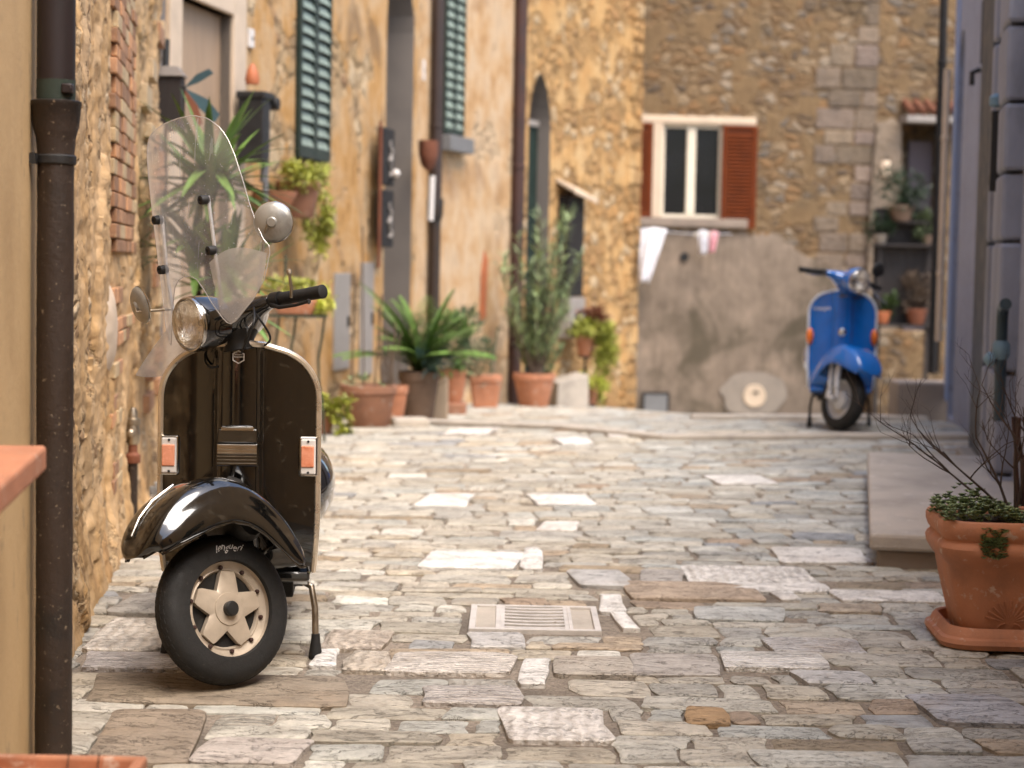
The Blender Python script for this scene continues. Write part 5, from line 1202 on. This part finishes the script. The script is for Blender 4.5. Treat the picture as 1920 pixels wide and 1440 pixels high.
o = MB(); o.box(-.16, .16, -.02, 0, -.12, .14); o.build('door', M['grey_metal'], t, smooth=False, bevel=.008); o = MB(); 
for b_ in ((-.185, -.16, -.145, .165), (.16, .185, -.145, .165), (-.16, .16, .14, .165), (-.16, .16, -.145, -.12)): o.box(b_[0], b_[1], -.028, 0, b_[2], b_[3])
o.build('frame', M['dark_wood'], t, smooth=False)
# --- right end: shelf with pots before the porch
sp = at(1690, 600, 24.6); t = thing('plant_shelf', 'dark wooden plant shelf against the buttress by the porch', 'shelf', (sp.x, 24.6, gz(sp.x, 24.6)), 0)
zf = lambda py: at(1690, py, 24.6).z - gz(sp.x, 24.6)
for py, w0_, w1_ in ((608, -.35, .40), (458, -.40, .42), (415, -.1, .3)):
    a = MB(); a.box(w0_, w1_, -.12, .16, zf(py)-.03, zf(py)); a.build('board', M['dark_wood'], t, smooth=False, bevel=.006)
for x in (-.30, .33):
    a = MB(); a.box(x-.025, x+.025, -.02, .03, 0, zf(400)); a.build('post', M['dark_wood'], t, smooth=False)
gs = 'pots on the plant shelf by the porch'
for (px, py, r_, h_, mt, lb, fm, fr, fn_) in (
    (1690, 415, .17, .20, 'terracotta_dark', 'brown pot of dark foliage on the top board of the plant shelf', 'leaf_deep', (.34, .2, .30), 1100),
    (1650, 458, .10, .12, 'cement', 'pale pot at the left end of the middle shelf board', 'leaf_deep', (.20, .12, .16), 420),
    (1738, 458, .08, .12, 'terracotta_dark', 'small dark pot at the right end of the middle shelf board', 'leaf_grey', (.16, .1, .18), 380),
    (1655, 608, .10, .16, 'orange', 'bright orange pot on the lowest shelf board', 'leaf', (.16, .1, .18), 300),
    (1718, 608, .14, .20, 'rust', 'wide red-brown pot on the lowest shelf board', 'bark', (.22, .14, .30), 700)):
    p = at(px, py, 24.55); t = thing('flower_pot', lb, 'potted plant', (p.x, 24.57, at(1690, py, 24.6).z+.001), 0, gs)
    a = MB(); round_pot(a, r_, h_); a.build('pot', M[mt], t); a = MB(); bush(a, (0, 0, h_+fr[2]*.6), fr, fn_, .07, .03, tints=(.2, .8)); a.build('foliage', M[fm], t, smooth=False)
t = bpy.data.objects['plant_shelf']; a = MB(); a.box(-.36, .44, .12, .15, zf(610), zf(390)); a.build('back_panel', M['dark_wood'], t, smooth=False)
t = thing('wall_lamp', 'small pale lamp on the buttress above the plant shelf', 'lamp', at(1660, 318, 25.9)); 
a = MB(); a.lathe([(.03, -.14), (.07, -.10), (.075, .08), (.05, .12)], 14); a.build('shade', M['cream_stone'], t); a = MB(); a.tube([(0, .0, .1), (.05, .2, .22)], .01, 6); a.build('arm', M['iron'], t)
p = at(1733, 786, 15.9); t = MB(); t.box(-.26, .30, 0, .5, -.02, .33); o = t.build('concrete_block', M['concrete'], smooth=False, bevel=.02, loc=(p.x, 15.75, gz(p.x, 15.9)), rot=(0, 0, -.05)); tag(o, 'pale concrete block standing by the corner of the blue-grey house', 'block')
# --- right house pipes and fittings
pr_ = FR.px(1764, 400, .16); 
def rpipe(name, label, px, off, r, mat, py0, py1, yy=None):
    p = at(px, 400, yy) if yy else FR.w(FR.px(px, 400, off)[0], off); z1, z0 = at(px, py0, p.y).z, at(px, py1, p.y).z
    t = thing(name, label, 'pipe', (p.x, p.y, 0), FR.rz, 'pipes on the blue-grey house'); a = MB(); a.tube([(0, 0, z0), (0, 0, z1)], r, 12); a.build('pipe', M[mat], t)
    for q in (.25, .75): a = MB(); zz_ = z0+(z1-z0)*q; a.lathe([(r*1.02, zz_-.02), (r*1.2, zz_-.015), (r*1.2, zz_+.015), (r*1.02, zz_+.02)], 12, caps=False); a.build('clamp', M[mat], t)
    return t
rpipe('wall_pipe', 'dark brown full-height pipe at the far corner of the blue-grey house', 1757, 0, .035, 'interior_dark', -80, 700, 16.2)
rpipe('wall_pipe', 'pale cream pipe at the far corner of the blue-grey house', 1768, 0, .030, 'cream_stone', 130, 640, 15.7)
t = fthing('gas_pipe', 'dark teal bent gas pipe with a valve low on the blue-grey house', 'pipe', FR, 1876, 690, .12)
zt_ = FR.px(1876, 572, .12)[1]-FR.px(1876, 690, .12)[1]
a = MB(); a.tube([(0, 0, -.25), (0, 0, zt_-.05), (.02, 0, zt_-.01), (.07, 0, zt_), (.16, .0, zt_+.01)], .028, 12); a.build('pipe', M['copper_pipe'], t)
a = MB(); a.lathe([(.03, -.02), (.042, .0), (.042, .05), (.03, .07)], 14, (0, 0, .06)); a.lathe([(.03, 0), (.035, .03), (.01, .05)], 12, (0, -.03, .04), 'Y'); a.build('valve', M['teal_light'], t)
t = fthing('wall_bracket', 'black iron bar with a light blue cap on the blue-grey house', 'bracket', FR, 1868, 280, .09)
a = MB(); a.box(-.02, .03, -.03, .02, -.22, .2); a.build('bar', M['iron'], t, smooth=False, bevel=.004); a = MB(); a.lathe([(.03, 0), (.045, .01), (.045, .05), (.02, .07)], 12, (0, 0, .22)); a.build('cap', M['teal_light'], t)
t = fthing('wall_hook', 'small black hook with a hanging catch beside the slate pilaster', 'hook', FR, 1838, 142, .04)
a = MB(); a.tube([(0, 0, .04), (0, -.05, .02), (0, -.05, -.06)], .018, 8); a.build('hook', M['iron'], t)
# --- stone step by the right wall
t = thing('stone_step', 'thick speckled stone slab forming a doorstep by the right wall', 'step', (0, 0, 0)); bv = []
L0, L1 = V((1.475, 7.8, 0)), V((2.005, 10.75, 0)); wd = V((.74, -.13, 0))
z0, z1 = gz(1.5, 7.8), gz(2.0, 10.75)
def slab(a_, b_, zt0, zt1, th, ins=0):
    m = MB(); q = [L0+V((ins, ins*.8, 0)), L1+V((ins, -ins, 0)), L1+wd, L0+wd+V((0, ins*.8, 0))]; zz_ = [zt0, zt1, zt1, zt0]
    n = 1; m.loft([[(p.x, p.y, z_-th) for p, z_ in zip(q, zz_)], [(p.x, p.y, z_) for p, z_ in zip(q, zz_)]]); return m
slab(0, 0, z0+.150, z1+.155, .072).build('slab', M['slab_stone'], t, smooth=False, bevel=.016)
slab(0, 0, z0+.077, z1+.082, .13, .04).build('base', M['concrete'], t, smooth=False, bevel=.01)
# --- big pot on the right
PX, PY = 1.672, 6.40; t = thing('potted_shrub', 'large terracotta pot with rounded corners, succulents and a bare twiggy shrub, at the right edge', 'potted plant', (PX, PY, gz(PX, PY)+.012), R(-3))
a = MB(); rings = [sq_ring(r_, z_, 7, .42) for r_, z_ in ((.20, 0), (.235, .003), (.243, .02), (.238, .034), (.226, .040), (.218, .060), (.208, .070), (.200, .066), (.196, .03))]; a.loft(rings); a.build('saucer', M['terracotta'], t)
pf = [(.150, .035), (.168, .038), (.172, .06), (.205, .20), (.218, .268), (.224, .275), (.228, .280), (.236, .292), (.246, .310), (.250, .330), (.243, .345), (.236, .350), (.234, .356), (.242, .366), (.249, .385), (.250, .405), (.244, .418), (.232, .422), (.222, .416), (.216, .39)]
a = MB(); a.loft([sq_ring(r_, z_, 7, .42) for r_, z_ in pf]); po = a.build('pot', M['terracotta'], t)
a = MB(); a.loft([sq_ring(.218, .395, 7, .42), sq_ring(.02, .402, 7, .42)]); a.build('soil', M['soil'], t)
# shell relief
a = MB(); cx, cz = -.02, .085
for k in range(11):
    th = R(90 + (k-5)*15); pts = []
    for q in (.022, .04, .06, .082):
        x, z = cx+q*cos(th), cz+q*sin(th)*.95; r_ = interp(z, [p_[1] for p_ in pf[:5]], [p_[0] for p_ in pf[:5]]); pts.append((x, -r_-.0005, z))
    a.tube(pts, [.0015, .0025, .0035, .0042], 6)
for k in (-1, 1):
    pts = [(cx+k*(.015+.022*sin(q*2.6)), -interp(cz-.02+.018*cos(q*2.6), [p_[1] for p_ in pf[:5]], [p_[0] for p_ in pf[:5]])-.001, cz-.02+.018*cos(q*2.6)) for q in [i/8*1.6 for i in range(9)]]; a.tube(pts, .003, 6)
a.build('shell_relief', M['terracotta'], po)
a = MB()
for i in range(760):
    x = jit(-.25, .02) if random.random() < .88 else jit(.02, .22); y = jit(-.22, .1); z = .42 + .085*max(-.1, 1-abs(x+.13)/.16)*jit(.1, 1.3)*(.7+.5*nz(x*14, y*9)) + jit(-.02, .02)
    if random.random() < .18: x, y, z = jit(-.13, -.05), -.245, .40-abs(jit(0, .10)); 
    for k in range(7):
        th = 2.4*k+i; leaflet(a, (x, y, z), V((cos(th), sin(th), .7)), .017, .010, jit(.25, 1.7))
a.build('succulents', M['leaf_grey'], t, smooth=False)
a = MB()
def branch(p, d, L, r, lv):
    n = 5; pts = [V(p)]; d = V(d).normalized()
    for i in range(n): d = (d + V((jit(-.13, .13), jit(-.13, .13), jit(-.04, .12)))).normalized(); pts.append(pts[-1]+d*L/n)
    a.tube(pts, [r*(1-.55*i/n) for i in range(n+1)], 6 if lv < 2 else 4)
    if lv < 4:
        for _ in range(3 if lv < 2 else int(jit(1.2, 3.4))):
            k = random.randint(2, n); dd = (d*1.0 + V((jit(-.9, .9), jit(-.8, .8), jit(-.3, .7)))).normalized(); branch(pts[k], dd, L*jit(.45, .75), r*.55, lv+1)
for d in ((-.85, .0, .85), (-.4, .1, 1.15), (-.1, -.05, 1.2), (.25, .1, 1.2), (-1.1, .15, .75)): branch((.02, 0, .40), d, jit(.28, .38), .0058, 0)
a.build('twigs', M['twig'], t)
# --- dry climbing stem at the right edge
p = at(1915, 950, 7.3); t = thing('dry_vine', 'reddish tangled dry vine stems at the right edge behind the big pot', 'plant', (p.x+.03, 7.3, gz(p.x, 7.3)))
a = MB()
for i in range(16):
    x, y = jit(-.03, .05), jit(-.05, .05); a.tube([(x, y, 0), (x+jit(-.03, .03), y+jit(-.03, .03), .25), (x+jit(-.04, .04), y, .5), (x+jit(-.07, .07), y+jit(-.05, .05), .68)], jit(.004, .010), 6)
a.build('stems', M['rust_pipe'], t)
# --- iron drain in the paving
gx0, gx1, gy0, gy1 = GR0.x, GR1.x, GR0.y, GR2.y; zz0 = gz(.1, gy0)+.014; zsl = (gz(.1, gy1)-gz(.1, gy0))/(gy1-gy0)
t = thing('drain_grate', 'pale rectangular drain cover with curved slots set in the paving', 'drain', (gx0, gy0, zz0), 0)
W_, D_ = gx1-gx0, gy1-gy0; 
gm = M['grate_paint'] = pm('grate_paint', (.56, .52, .48), .6, metal=.1, var=.2, bump=.3, spots=(.35, .29, .23), spot_at=.62)
a = MB(); bw = .022
for b_ in ((0, W_, 0, bw), (0, W_, D_-bw, D_), (0, bw, bw, D_-bw), (W_-bw, W_, bw, D_-bw), (W_*.20, W_*.24, bw, D_-bw), (W_*.76, W_*.79, bw, D_-bw)): a.box(b_[0], b_[1], b_[2], b_[3], -.03, .003)
a.build('frame', gm, t, smooth=False, bevel=.002)
a = MB(); a.box(bw, W_*.20, bw, D_-bw, -.03, -.004); a.build('stone_infill', M['pale_stone'], t, smooth=False)
a = MB(); a.box(W_*.79, W_-bw, bw, D_-bw, -.03, -.008); a.build('side_panel', M['pale_stone'], t, smooth=False)
a = MB(); nb = 7
for k in range(nb):
    yb = bw + (D_-2*bw)*(k+.5)/nb; wv = .011*(1 if True else 1); n = 12; rings = []
    for i in range(n+1):
        x = W_*.24 + (W_*.52)*i/n; c_ = .022*(4*(i/n-.5)**2-.4)*(1 if k else .5)*.8; rings.append([(x, yb-wv+c_, -.012), (x, yb+wv+c_, -.012), (x, yb+wv+c_, 0), (x, yb-wv+c_, 0)])
    a.loft(rings)
a.box(W_*.24, W_*.27, bw, D_-bw, -.012, .0005); a.box(W_*.73, W_*.76, bw, D_-bw, -.012, .0005)
a.build('slotted_plate', gm, t, smooth=False)
a = MB(); a.box(bw, W_-bw, bw, D_-bw, -.06, -.031); a.build('pit', M['interior_dark'], t, smooth=False)
